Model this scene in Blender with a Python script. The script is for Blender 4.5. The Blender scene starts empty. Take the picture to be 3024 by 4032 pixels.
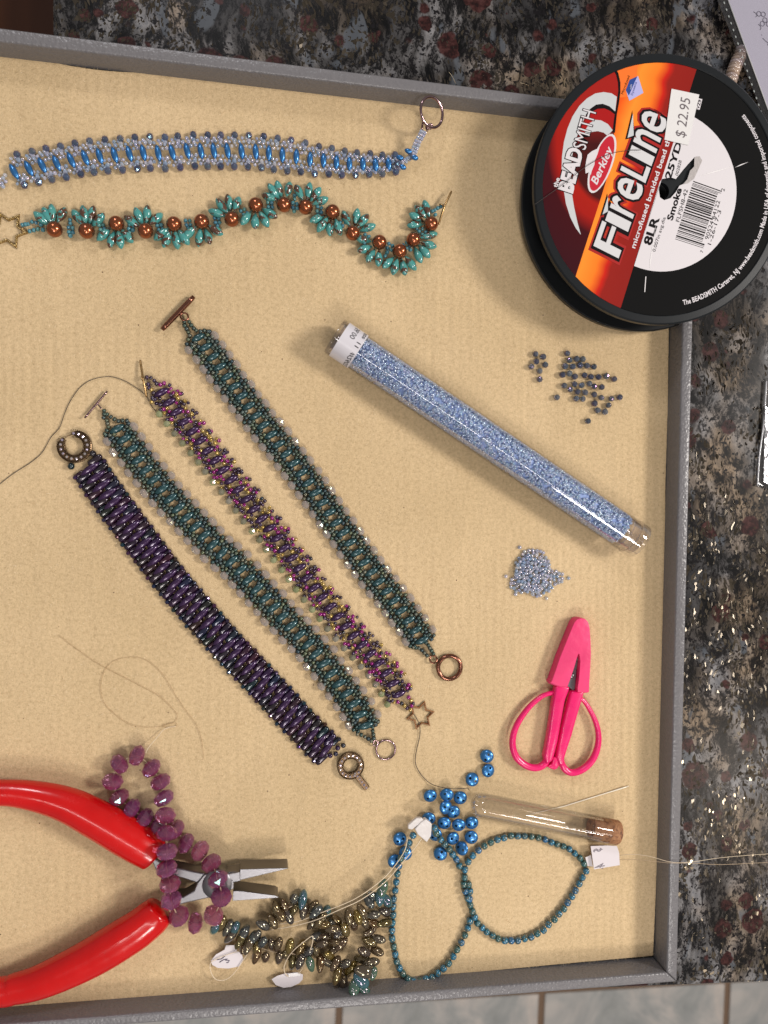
import bpy, bmesh, math, random
import numpy as np
from mathutils import Vector, Matrix, Quaternion
from mathutils.geometry import tessellate_polygon
random.seed(7); RNG=np.random.default_rng(7)
SC=bpy.context.scene
COL=SC.collection
SC.unit_settings.scale_length=0.01          # one Blender unit is one centimetre
# ---------------------------------------------------------------- camera
F=3000.0; CH=30.0
_c=Vector(((1018-1512)/F,-(2001-2016)/F,-1)).normalized()
RQ=_c.rotation_difference(Vector((0,0,-1)))
RM=RQ.to_matrix()
cam=bpy.data.cameras.new('camera'); co=bpy.data.objects.new('camera',cam); COL.objects.link(co)
co.matrix_world=Matrix.Translation((0,0,CH))@RM.to_4x4()
cam.sensor_fit='VERTICAL'; cam.sensor_height=24; cam.lens=24*F/4032
cam.clip_start=.5; cam.clip_end=600
cam.dof.use_dof=True; cam.dof.focus_distance=31.0; cam.dof.aperture_fstop=cam.lens*.001/(2*.10)
SC.camera=co
# ---------------------------------------------------------------- world and lamps
w=bpy.data.worlds.new('World'); SC.world=w; w.use_nodes=True
bg=w.node_tree.nodes['Background']; bg.inputs[0].default_value=(1,.95,.93,1); bg.inputs[1].default_value=.29
def lamp(name,loc,r,power,color,aim=(4,0,0)):
    l=bpy.data.lights.new(name,'AREA'); l.shape='DISK'; l.size=2*r; l.energy=power; l.color=color
    o=bpy.data.objects.new(name,l); COL.objects.link(o); o.location=loc
    o.rotation_euler=(Vector(aim)-Vector(loc)).to_track_quat('-Z','Y').to_euler(); return o
lamp('ceiling_lamp',(134,12,114),17,205000,(1,.94,.88))
lamp('ceiling_lamp',(16,-98,115),13,62000,(1,.94,.89))
lamp('ceiling_lamp',(96,-80,118),13,16000,(1,.88,.76))
lamp('ceiling_lamp',(-34,138,118),16,62000,(.98,.97,1))
sl=lamp('strip_lamp',(-9,-45,118),3,30000,(1,.95,.91)); sl.data.shape='RECTANGLE'; sl.data.size=92; sl.data.size_y=5; sl.rotation_euler=(0,0,math.atan2(-.56,.83))
SC.view_settings.view_transform='Standard'; SC.view_settings.look='None'
SC.view_settings.exposure=0; SC.view_settings.gamma=1
SC.cycles.max_bounces=10; SC.cycles.transparent_max_bounces=24; SC.cycles.caustics_reflective=False; SC.cycles.caustics_refractive=False
# ---------------------------------------------------------------- mapping helpers
def P(u,v,z=0.0):
    d=RM@Vector(((u-1512)/F,-(v-2016)/F,-1)); k=(CH-z)/-d.z
    return Vector((d.x*k,d.y*k,z))
def S(u,v,z=0.0): return (P(u+5,v,z)-P(u-5,v,z)).length/20+(P(u,v+5,z)-P(u,v-5,z)).length/20
def cr(off,s,pts): return [(off[0]+x*s,off[1]+y*s) for x,y in pts]
def dirw(ang):   # photo-plane angle (degrees, y up) to unit vector on the mat
    a=math.radians(ang); return Vector((math.cos(a),math.sin(a),0))
# ---------------------------------------------------------------- materials
def nt(name):
    m=bpy.data.materials.new(name); m.use_nodes=True; t=m.node_tree; b=t.nodes['Principled BSDF']; return m,t,b
def N(t,ty,**k):
    n=t.nodes.new(ty)
    for a,v in k.items(): setattr(n,a,v)
    return n
def c4(c): return (c[0],c[1],c[2],1)
def rnd(t):
    oi=N(t,'ShaderNodeObjectInfo'); g=N(t,'ShaderNodeNewGeometry'); a=N(t,'ShaderNodeMath',operation='ADD'); f=N(t,'ShaderNodeMath',operation='FRACT')
    t.links.new(oi.outputs['Random'],a.inputs[0]); t.links.new(g.outputs['Random Per Island'],a.inputs[1]); t.links.new(a.outputs[0],f.inputs[0]); return f.outputs[0]
def ramp(t,src,stops,mode='LINEAR'):
    r=N(t,'ShaderNodeValToRGB'); r.color_ramp.interpolation=mode; e=r.color_ramp.elements
    while len(e)<len(stops): e.new(.5)
    for i,(p,c) in enumerate(stops): e[i].position=p; e[i].color=c4(c)
    t.links.new(src,r.inputs[0]); return r.outputs[0]
def noise(t,scale,detail=3,vec=None,rough=.5,dist=0):
    n=N(t,'ShaderNodeTexNoise'); n.inputs['Scale'].default_value=scale; n.inputs['Detail'].default_value=detail; n.inputs['Roughness'].default_value=rough; n.inputs['Distortion'].default_value=dist
    if vec is None:
        tc=N(t,'ShaderNodeTexCoord'); vec=tc.outputs['Object']
    t.links.new(vec,n.inputs['Vector']); return n
def bump(t,b,h,strength,dist=.02):
    n=N(t,'ShaderNodeBump'); n.inputs['Strength'].default_value=strength; n.inputs['Distance'].default_value=dist
    t.links.new(h,n.inputs['Height']); t.links.new(n.outputs[0],b.inputs['Normal']); return n
def mix(t,fac,a,b,mode='MIX'):
    n=N(t,'ShaderNodeMix',data_type='RGBA',blend_type=mode)
    for s,v in ((n.inputs[0],fac),(n.inputs[6],a),(n.inputs[7],b)):
        if isinstance(v,(int,float)): s.default_value=v
        elif isinstance(v,tuple): s.default_value=c4(v)
        else: t.links.new(v,s)
    return n.outputs[2]
MC={}
def M(name,color=(.5,.5,.5),rough=.4,metal=0,coat=0,film=0,clear=0,colors=None,mode='LINEAR',spec=.5,trans=0,wear=0,bumps=None):
    """clear: share of light that passes straight through (glass beads); colors: per-bead colours"""
    if name in MC: return MC[name]
    m,t,b=nt(name); b.inputs['Roughness'].default_value=rough; b.inputs['Metallic'].default_value=metal
    b.inputs['Coat Weight'].default_value=coat; b.inputs['Coat Roughness'].default_value=.04; b.inputs['Specular IOR Level'].default_value=spec
    b.inputs['Transmission Weight'].default_value=trans
    src=None
    if colors:
        n=len(colors); src=ramp(t,rnd(t),[(i/n if mode=='CONSTANT' else i/(n-1),c) for i,c in enumerate(colors)],mode); t.links.new(src,b.inputs['Base Color'])
    else: b.inputs['Base Color'].default_value=c4(color)
    if film: b.inputs['Thin Film Thickness'].default_value=film; b.inputs['Thin Film IOR'].default_value=1.7
    if wear:
        wn=noise(t,.9,8,None,.75); mr=N(t,'ShaderNodeMapRange'); mr.inputs['From Min'].default_value=.4; mr.inputs['From Max'].default_value=.7; mr.inputs['To Min'].default_value=rough; mr.inputs['To Max'].default_value=rough+wear; t.links.new(wn.outputs[0],mr.inputs[0]); t.links.new(mr.outputs[0],b.inputs['Roughness'])
        hs=ramp(t,noise(t,.5,5,None,.65).outputs[0],[(.35,[c*.86 for c in color]),(.6,color)]); t.links.new(hs,b.inputs['Base Color'])
    if bumps: bump(t,b,noise(t,bumps[0],3).outputs[0],bumps[1],bumps[2])
    if clear:
        tr=N(t,'ShaderNodeBsdfTransparent'); mx=N(t,'ShaderNodeMixShader'); lw=N(t,'ShaderNodeLayerWeight'); lw.inputs[0].default_value=.35
        mr=N(t,'ShaderNodeMapRange'); mr.inputs['To Min'].default_value=1-clear; mr.inputs['To Max'].default_value=min(1,1.35-clear*.5)
        t.links.new(lw.outputs['Facing'],mr.inputs[0]); t.links.new(mr.outputs[0],mx.inputs[0])
        if src is not None:
            lt=mix(t,.55,src,(1,1,1)); t.links.new(lt,tr.inputs[0])
        else: tr.inputs[0].default_value=c4([.45*c+.55 for c in color])
        t.links.new(tr.outputs[0],mx.inputs[1]); t.links.new(b.outputs[0],mx.inputs[2]); t.links.new(mx.outputs[0],t.nodes['Material Output'].inputs[0])
    MC[name]=m; return m
def seen_glass(name,tint=(1,1,1),base=.03,edge=.6):
    m,t,b=nt(name); tr=N(t,'ShaderNodeBsdfTransparent'); tr.inputs[0].default_value=c4(tint); g=N(t,'ShaderNodeBsdfGlossy'); g.inputs['Roughness'].default_value=.03
    lw=N(t,'ShaderNodeLayerWeight'); lw.inputs[0].default_value=.25; mr=N(t,'ShaderNodeMapRange'); mr.inputs['To Min'].default_value=base; mr.inputs['To Max'].default_value=edge
    mx=N(t,'ShaderNodeMixShader'); t.links.new(lw.outputs['Fresnel'],mr.inputs[0]); t.links.new(mr.outputs[0],mx.inputs[0]); t.links.new(tr.outputs[0],mx.inputs[1]); t.links.new(g.outputs[0],mx.inputs[2]); t.links.new(mx.outputs[0],t.nodes['Material Output'].inputs[0]); return m
# ---------------------------------------------------------------- object helpers
def tag(o,label=None,cat=None,group=None,kind=None):
    for k,v in (('label',label),('category',cat),('group',group),('kind',kind)):
        if v: o[k]=v
    return o
def mesh(name,V,Fc,mat,smooth=True):
    me=bpy.data.meshes.new(name); me.from_pydata([tuple(v) for v in V],[],Fc); me.update()
    if smooth: me.shade_smooth()
    if mat: me.materials.append(mat)
    return me
def obj(name,me,parent=None,mw=None,kind=None):
    o=bpy.data.objects.new(name,me); COL.objects.link(o)
    mw=mw if mw is not None else Matrix.Identity(4)
    if parent is not None:
        o.parent=parent; o.matrix_local=PW[parent.name].inverted()@mw
    else: o.matrix_local=mw
    PW[o.name]=mw
    if kind: o['kind']=kind
    return o
PW={}
def thing(name,label,cat,loc=(0,0,0),group=None,rot=None,kind=None):
    mw=Matrix.Translation(loc)
    if rot is not None: mw=mw@rot.to_4x4()
    o=obj(name,None,None,mw); o.empty_display_size=.5; return tag(o,label,cat,group,kind)
def frame(loc,x=None,z=None,scale=1):
    """matrix with local Z along z and local X close to x"""
    z=Vector(z or (0,0,1)).normalized(); x=Vector(x or (1,0,0)); x=x-z*x.dot(z)
    if x.length<1e-5: x=z.orthogonal()
    x.normalize(); y=z.cross(x)
    m=Matrix((x,y,z)).transposed().to_4x4(); m.translation=loc
    return m@Matrix.Diagonal((*( (scale,)*3 if isinstance(scale,(int,float)) else scale),1))
def local(V,parent): 
    i=PW[parent.name].inverted(); return [i@Vector(v) for v in V]
def wobj(name,V,Fc,mat,parent=None,smooth=True,kind=None):
    """mesh given in world coordinates; its origin is its first point's neighbourhood"""
    c=sum((Vector(v) for v in V),Vector())/len(V)
    return obj(name,mesh(name,[Vector(v)-c for v in V],Fc,mat,smooth),parent,Matrix.Translation(c),kind)
def lathe(prof,seg=12,caps=True):
    V=[];Fc=[];n=len(prof)
    for i in range(seg):
        a=2*math.pi*i/seg
        for r,z in prof: V.append((r*math.cos(a),r*math.sin(a),z))
    for i in range(seg):
        j=(i+1)%seg
        for k in range(n-1): Fc.append((i*n+k,j*n+k,j*n+k+1,i*n+k+1))
    if caps:
        if prof[0][0]>1e-6: Fc.append(tuple(i*n for i in range(seg))[::-1])
        if prof[-1][0]>1e-6: Fc.append(tuple(i*n+n-1 for i in range(seg)))
    return V,Fc
def ring_profile(ri,ro,h,k=6):   # closed section of a donut bead
    c=(ri+ro)/2;a=(ro-ri)/2; return [(c+a*math.cos(2*math.pi*i/k),h*math.sin(2*math.pi*i/k)) for i in range(k)]
def lathe_closed(prof,seg):
    V,Fc=lathe(prof,seg,False); n=len(prof)
    for i in range(seg):
        j=(i+1)%seg; Fc.append((i*n+n-1,j*n+n-1,j*n,i*n))
    return V,Fc
def catmull(pts,n=8,closed=False):
    pts=[Vector(p) for p in pts]; out=[]; L=len(pts)
    for i in range(L if closed else L-1):
        g=lambda k: pts[k%L] if closed else pts[max(0,min(L-1,k))]
        p0,p1,p2,p3=g(i-1),g(i),g(i+1),g(i+2)
        for j in range(n):
            t=j/n; out.append(.5*((2*p1)+(p2-p0)*t+(2*p0-5*p1+4*p2-p3)*t*t+(3*p1-p0-3*p2+p3)*t**3))
    if not closed: out.append(pts[-1].copy())
    return out
def tube(pts,rad,seg=6,closed=False,flat=1.0,up=Vector((0,0,1)),cap=True):
    """sweep; rad number or list; flat scales the height of the section"""
    n=len(pts); V=[];Fc=[]
    for i,p in enumerate(pts):
        a=pts[(i-1)%n] if (closed or i>0) else pts[i]; b=pts[(i+1)%n] if (closed or i<n-1) else pts[i]
        t=(b-a).normalized() if (b-a).length>1e-7 else Vector((1,0,0)); s=t.cross(up)
        if s.length<1e-4: s=t.orthogonal()
        s.normalize(); q=s.cross(t); r=rad[i] if isinstance(rad,(list,tuple)) else rad
        for k in range(seg):
            an=2*math.pi*k/seg; V.append(p+s*(r*math.cos(an))+q*(r*flat*math.sin(an)))
    for i in range(n if closed else n-1):
        j=(i+1)%n
        for k in range(seg): Fc.append((i*seg+k,i*seg+(k+1)%seg,j*seg+(k+1)%seg,j*seg+k))
    if cap and not closed: Fc.append(tuple(range(seg))[::-1]); Fc.append(tuple((n-1)*seg+k for k in range(seg)))
    return V,Fc
def tri_poly(loops):
    tris=tessellate_polygon([[Vector((p[0],p[1],0)) for p in l] for l in loops]); return tris
def prism(bottom,top,bevel=0,seg=2,holes=False):
    """solid from matching bottom and top outlines, bevelled; returns V,F"""
    bm=bmesh.new(); a=[bm.verts.new(v) for v in bottom]; b=[bm.verts.new(v) for v in top]; n=len(a)
    for i in range(n): bm.faces.new((a[i],a[(i+1)%n],b[(i+1)%n],b[i]))
    bm.faces.new(b); bm.faces.new(a[::-1]); bmesh.ops.recalc_face_normals(bm,faces=bm.faces)
    if bevel: bmesh.ops.bevel(bm,geom=[e for e in bm.edges],offset=bevel,segments=seg,affect='EDGES',profile=.5,clamp_overlap=True)
    V=[v.co.copy() for v in bm.verts]; bm.verts.index_update(); Fc=[tuple(v.index for v in f.verts) for f in bm.faces]; bm.free(); return V,Fc
def join(parts):
    V=[];Fc=[]
    for v,f in parts:
        o=len(V); V+=list(v); Fc+=[tuple(i+o for i in q) for q in f]
    return V,Fc
def xf(vf,m): return [m@Vector(v) for v in vf[0]],vf[1]
# ---------------------------------------------------------------- text
FC={}
def glyphs(txt,bold=0.0):
    k=(txt,bold)
    if k in FC: return FC[k]
    cu=bpy.data.curves.new('lettering','FONT'); cu.body=txt; cu.size=1; cu.offset=bold; cu.resolution_u=3; cu.fill_mode='FRONT'
    o=bpy.data.objects.new('lettering',cu); COL.objects.link(o); bpy.context.view_layer.update()
    me=o.evaluated_get(bpy.context.evaluated_depsgraph_get()).to_mesh()
    V=np.array([v.co[:] for v in me.vertices]); Fc=[tuple(p.vertices) for p in me.polygons]
    bpy.data.objects.remove(o,do_unlink=True); bpy.data.curves.remove(cu)
    FC[k]=(V,Fc,0.0,V[:,0].max(),.7); return FC[k]
def text_faces(txt,fn,bold=0.0,width=None):
    """fn(x in 0..1, y in cap heights) -> world point"""
    V,Fc,x0,x1,cap=glyphs(txt,bold); _,_,_,xr,_=glyphs(txt,0.0)
    return [fn(float(v[0])/xr,float(v[1])/cap) for v in V],Fc
# ================================================================ SETTING
def m_granite():
    m,t,b=nt('granite'); tc=N(t,'ShaderNodeTexCoord'); v0=tc.outputs['Object']
    def warp(vec,sc,am):
        n=noise(t,sc,3,vec); s_=N(t,'ShaderNodeVectorMath',operation='SUBTRACT'); s_.inputs[1].default_value=(.5,.5,.5); t.links.new(n.outputs['Color'],s_.inputs[0])
        a=N(t,'ShaderNodeVectorMath',operation='MULTIPLY_ADD'); a.inputs[1].default_value=(am,am,0); t.links.new(s_.outputs[0],a.inputs[0]); t.links.new(vec,a.inputs[2]); return a.outputs[0]
    v=warp(v0,.5,1.2); mp=N(t,'ShaderNodeMapping'); mp.inputs['Rotation'].default_value=(0,0,1.05); mp.inputs['Scale'].default_value=(1,.5,1); t.links.new(v,mp.inputs[0]); vs_=mp.outputs[0]
    n1=noise(t,1.7,10,vs_,.82,.2)
    base=ramp(t,n1.outputs[0],[(.42,(.006,.006,.007)),(.475,(.030,.028,.028)),(.50,(.13,.12,.115)),(.55,(.30,.285,.275)),(.66,(.13,.135,.145))])
    n2=noise(t,.42,4,vs_,.6); patch=ramp(t,n2.outputs[0],[(.36,(.06,.06,.065)),(.47,(.26,.26,.26)),(.58,(.88,.89,.90)),(.68,(.36,.38,.42))]); base=mix(t,1,base,patch,'MULTIPLY')
    n5=noise(t,.26,3,v0,.5); warm=ramp(t,n5.outputs[0],[(.50,(.92,.93,.96)),(.64,(1.0,.78,.55))]); base=mix(t,1,base,warm,'MULTIPLY')
    n6=noise(t,1.0,2,vs_); blu=ramp(t,n6.outputs[0],[(.62,(0,0,0)),(.665,(.75,.75,.75))]); base=mix(t,blu,base,(.085,.095,.11))
    n7=noise(t,5.5,3,v0,.6); bl=ramp(t,n7.outputs[0],[(.565,(0,0,0)),(.60,(1,1,1))]); base=mix(t,bl,base,(.006,.005,.006))
    def blobs(scale,cut,seed,rv):
        mp2=N(t,'ShaderNodeMapping'); mp2.inputs['Location'].default_value=(seed,seed*1.7,0); t.links.new(warp(v0,2.6,.30),mp2.inputs[0])
        g=N(t,'ShaderNodeTexVoronoi'); g.inputs['Scale'].default_value=scale; g.inputs['Randomness'].default_value=.85; t.links.new(mp2.outputs[0],g.inputs['Vector'])
        sc=N(t,'ShaderNodeSeparateColor'); t.links.new(g.outputs['Color'],sc.inputs[0])
        th=N(t,'ShaderNodeMapRange'); th.inputs['From Min'].default_value=1-rv; th.inputs['To Min'].default_value=-.2; th.inputs['To Max'].default_value=cut; t.links.new(sc.outputs[0],th.inputs[0])
        d=N(t,'ShaderNodeMath',operation='SUBTRACT'); t.links.new(th.outputs[0],d.inputs[0]); t.links.new(g.outputs['Distance'],d.inputs[1])
        s=N(t,'ShaderNodeMapRange'); s.inputs['From Max'].default_value=.05; t.links.new(d.outputs[0],s.inputs[0]); return s.outputs[0]
    gc=ramp(t,noise(t,4,4,v0,.7).outputs[0],[(.4,(.012,.004,.004)),(.52,(.036,.011,.010)),(.62,(.062,.024,.022))])
    for q in ((.72,.52,3.1,.85),(1.1,.50,9.4,.5)): base=mix(t,blobs(*q),base,gc)
    fl=N(t,'ShaderNodeTexVoronoi'); fl.inputs['Scale'].default_value=13; t.links.new(vs_,fl.inputs['Vector'])
    fs=N(t,'ShaderNodeSeparateColor'); t.links.new(fl.outputs['Color'],fs.inputs[0])
    zn=noise(t,.55,3,v0); zz=N(t,'ShaderNodeMath',operation='MULTIPLY_ADD'); zz.inputs[1].default_value=-1.3; zz.inputs[2].default_value=1.50; t.links.new(zn.outputs[0],zz.inputs[0])
    gt=N(t,'ShaderNodeMath',operation='GREATER_THAN'); t.links.new(fs.outputs[1],gt.inputs[0]); t.links.new(zz.outputs[0],gt.inputs[1])
    t.links.new(gt.outputs[0],b.inputs['Metallic']); t.links.new(mix(t,gt.outputs[0],base,(.20,.165,.12)),b.inputs['Base Color'])
    vm=N(t,'ShaderNodeVectorMath',operation='SUBTRACT'); vm.inputs[1].default_value=(.5,.5,.5); t.links.new(fl.outputs['Color'],vm.inputs[0])
    vs=N(t,'ShaderNodeVectorMath',operation='MULTIPLY_ADD'); vs.inputs[1].default_value=(1.5,1.5,0); vs.inputs[2].default_value=(0,0,1); t.links.new(vm.outputs[0],vs.inputs[0])
    vn=N(t,'ShaderNodeVectorMath',operation='NORMALIZE'); t.links.new(vs.outputs[0],vn.inputs[0])
    ge=N(t,'ShaderNodeNewGeometry'); nm=N(t,'ShaderNodeMix',data_type='VECTOR'); t.links.new(gt.outputs[0],nm.inputs[0]); t.links.new(ge.outputs['Normal'],nm.inputs[4]); t.links.new(vn.outputs[0],nm.inputs[5]); t.links.new(nm.outputs[1],b.inputs['Normal'])
    b.inputs['Roughness'].default_value=.24; b.inputs['Specular IOR Level'].default_value=.25; return m
ZC=-.66
def m_tile():
    m,t,b=nt('marble_tile'); n=noise(t,.06,6,None,.6,1.2); oi=N(t,'ShaderNodeObjectInfo')
    col=ramp(t,n.outputs[0],[(.33,(.30,.31,.30)),(.45,(.39,.395,.385)),(.52,(.50,.48,.455)),(.60,(.62,.56,.51)),(.70,(.42,.43,.42))])
    n2=noise(t,.25,4); col=mix(t,.35,col,ramp(t,n2.outputs[0],[(.35,(.66,.68,.69)),(.65,(1.1,1.07,1.04))]),'MULTIPLY')
    t.links.new(col,b.inputs['Base Color']); b.inputs['Roughness'].default_value=.22; bump(t,b,n2.outputs[0],.15,.3); return m
def build_setting():
    grout=M('grout',(.20,.13,.085),.9); ZF=-90
    V=[(-150,-170,ZF-.3),(170,-170,ZF-.3),(170,-20,ZF-.3),(-150,-20,ZF-.3)]
    fl=obj('tile_floor',mesh('tile_floor',V,[(0,1,2,3)],grout),None,Matrix.Identity(4),'structure')
    a=P(1336,3971,ZF); b=P(2138,3912,ZF); c=P(2867,3881,ZF); d=P(2856,4032,ZF)
    ux=(c-a); pit=ux.length/2; ux.normalize(); uy=Vector((-ux.y,ux.x,0)); g=.55
    bx=prism([(g,g,-.3),(pit-g,g,-.3),(pit-g,pit-g,-.3),(g,pit-g,-.3)],[(g,g,0),(pit-g,g,0),(pit-g,pit-g,0),(g,pit-g,0)],.12,1)
    me=mesh('tile',*bx,m_tile(),False)
    R3=Matrix((ux,uy,Vector((0,0,1)))).transposed()
    for i in range(-3,5):
        for j in range(-3,1):
            p=a+ux*(pit*i)+uy*(pit*(j)+6)-uy*pit*.15; mw=Matrix.Translation(Vector((p.x,p.y,ZF)))@R3.to_4x4(); obj('tile',me,fl,mw)
    mw_,t,bb=nt('dark_wood'); n=noise(t,.5,5); mp=N(t,'ShaderNodeMapping'); mp.inputs['Scale'].default_value=(.25,.02,1); tc=N(t,'ShaderNodeTexCoord'); t.links.new(tc.outputs['Object'],mp.inputs[0]); t.links.new(mp.outputs[0],n.inputs['Vector'])
    t.links.new(ramp(t,n.outputs[0],[(.3,(.035,.012,.006)),(.7,(.10,.035,.014))]),bb.inputs['Base Color']); bb.inputs['Specular IOR Level'].default_value=.15; bb.inputs['Roughness'].default_value=.6
    V=[(-150,20,-60),(-20,20,-60),(-20,160,-60),(-150,160,-60)]
    o=obj('wood_floor',mesh('wood_floor',V,[(0,1,2,3)],mw_),None,Matrix.Identity(4),'structure')
    # countertop slab
    xl=P(232,60,ZC).x; q0=P(1200,3943,ZC); q1=P(3024,3872,ZC); sl=(q1.y-q0.y)/(q1.x-q0.x)
    yb=lambda x:q0.y+sl*(x-q0.x)
    out=[(xl,yb(xl)),(75,yb(75)),(75,70),(xl-.6,70)]
    V,Fc=prism([(x,y,ZC-3) for x,y in out],[(x,y,ZC) for x,y in out],.22,4)
    obj('countertop',mesh('countertop',V,Fc,m_granite()),None,Matrix.Identity(4),'structure')
build_setting()
# ---------------------------------------------------------------- tray and mat
def inter(a,b,c,d):
    (x1,y1),(x2,y2),(x3,y3),(x4,y4)=[(p.x,p.y) for p in (a,b,c,d)]
    k=(x1-x2)*(y3-y4)-(y1-y2)*(x3-x4); A=x1*y2-y1*x2; B=x3*y4-y3*x4
    return Vector(((A*(x3-x4)-(x1-x2)*B)/k,(A*(y3-y4)-(y1-y2)*B)/k,0))
def m_leather():
    m,t,b=nt('grey_leatherette'); b.inputs['Base Color'].default_value=(.15,.143,.15,1); b.inputs['Roughness'].default_value=.33
    vo=N(t,'ShaderNodeTexVoronoi'); vo.feature='SMOOTH_F1'; vo.inputs['Scale'].default_value=11; tc=N(t,'ShaderNodeTexCoord'); t.links.new(tc.outputs['Object'],vo.inputs['Vector'])
    n=noise(t,6,3); a=N(t,'ShaderNodeMath',operation='ADD'); t.links.new(vo.outputs['Distance'],a.inputs[0]); t.links.new(n.outputs[0],a.inputs[1]); bump(t,b,a.outputs[0],.55,.03)
    t.links.new(mix(t,n.outputs[0],(.135,.13,.137),(.175,.168,.175)),b.inputs['Base Color']); return m
def build_tray():
    z=1.0; L=m_leather()
    to=(P(0,108,z),P(2104,371,z)); ro=(P(2729,1281,z),P(2667,3855,z)); bo=(P(1200,3982,z),P(2300,3896,z))
    ti=(P(0,163,z),P(2176,425,z)); ri=(P(2687,1298,z),P(2626,3811,z)); bi=(P(1200,3941,z),P(2300,3855,z))
    TR=inter(*to,*ro); BR=inter(*ro,*bo); tr=inter(*ti,*ri); br=inter(*ri,*bi)
    d=(ro[1]-ro[0]); lo=(Vector((-14,15,0)),Vector((-14,15,0))+d); li=(lo[0]+Vector((.45,0,0)),lo[1]+Vector((.45,0,0)))
    TL=inter(*to,*lo); BL=inter(*bo,*lo); tl=inter(*ti,*li); bl=inter(*bi,*li)
    t=thing('bead_tray','large grey leatherette tray holding the tan mat and all the bracelets','tray',(4,-1,ZC))
    for q in ((TL,TR,tr,tl),(TR,BR,br,tr),(BR,BL,bl,br),(BL,TL,tl,bl)):
        V,Fc=prism([(p.x,p.y,ZC+.01) for p in q],[(p.x,p.y,z) for p in q],.085,3)
        wobj('wall',V,Fc,L,t)
    q=(tl,tr,br,bl); V,Fc=prism([(p.x,p.y,ZC+.02) for p in q],[(p.x,p.y,ZC+.25) for p in q]); wobj('base',V,Fc,L,t,False)
    return tl,bl
TLc,BLc=build_tray()
def m_felt():
    m,t,b=nt('tan_fleece'); n1=noise(t,.16,4); n2=noise(t,7,5,None,.75); n3=noise(t,17,3,None,.8)
    mp=N(t,'ShaderNodeMapping'); mp.inputs['Scale'].default_value=(2.6,.35,1); tc=N(t,'ShaderNodeTexCoord'); t.links.new(tc.outputs['Object'],mp.inputs[0]); n4=noise(t,1,4,mp.outputs[0],.6)
    c=ramp(t,n1.outputs[0],[(.35,(.57,.425,.245)),(.65,(.645,.485,.288))])
    c=mix(t,.35,c,ramp(t,n4.outputs[0],[(.35,(.92,.91,.9)),(.65,(1.06,1.05,1.03))]),'MULTIPLY')
    c=mix(t,1,c,ramp(t,n2.outputs[0],[(.25,(.74,.72,.68)),(.5,(1,1,1)),(.75,(1.16,1.16,1.18))]),'MULTIPLY')
    c=mix(t,1,c,ramp(t,n3.outputs[0],[(.28,(.62,.58,.52)),(.45,(1,1,1)),(.62,(1,1,1)),(.76,(1.5,1.48,1.42))]),'MULTIPLY')
    wv=N(t,'ShaderNodeTexWave'); wv.inputs['Scale'].default_value=.85; wv.inputs['Distortion'].default_value=2.5; wv.inputs['Detail'].default_value=2; wv.inputs['Detail Scale'].default_value=.6; mq=N(t,'ShaderNodeMapping'); mq.inputs['Scale'].default_value=(1,.12,1); t.links.new(tc.outputs['Object'],mq.inputs[0]); t.links.new(mq.outputs[0],wv.inputs['Vector'])
    nz=noise(t,.12,3); c=mix(t,ramp(t,nz.outputs[0],[(.45,(0,0,0)),(.6,(.9,.9,.9))]),c,mix(t,1,c,ramp(t,wv.outputs[0],[(0,(.955,.95,.945)),(1,(1.03,1.03,1.03))]),'MULTIPLY'))
    # stray dark specks
    vo=N(t,'ShaderNodeTexVoronoi'); vo.inputs['Scale'].default_value=1.1; t.links.new(tc.outputs['Object'],vo.inputs['Vector']); lt=N(t,'ShaderNodeMath',operation='LESS_THAN'); lt.inputs[1].default_value=.028; t.links.new(vo.outputs['Distance'],lt.inputs[0])
    c=mix(t,lt.outputs[0],c,(.10,.05,.03)); t.links.new(c,b.inputs['Base Color'])
    b.inputs['Roughness'].default_value=.95; b.inputs['Specular IOR Level'].default_value=.1; b.inputs['Sheen Weight'].default_value=.25; b.inputs['Sheen Roughness'].default_value=.4
    a=N(t,'ShaderNodeMath',operation='ADD'); t.links.new(n2.outputs[0],a.inputs[0]); t.links.new(n3.outputs[0],a.inputs[1]); bump(t,b,a.outputs[0],.5,.05); return m
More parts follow.
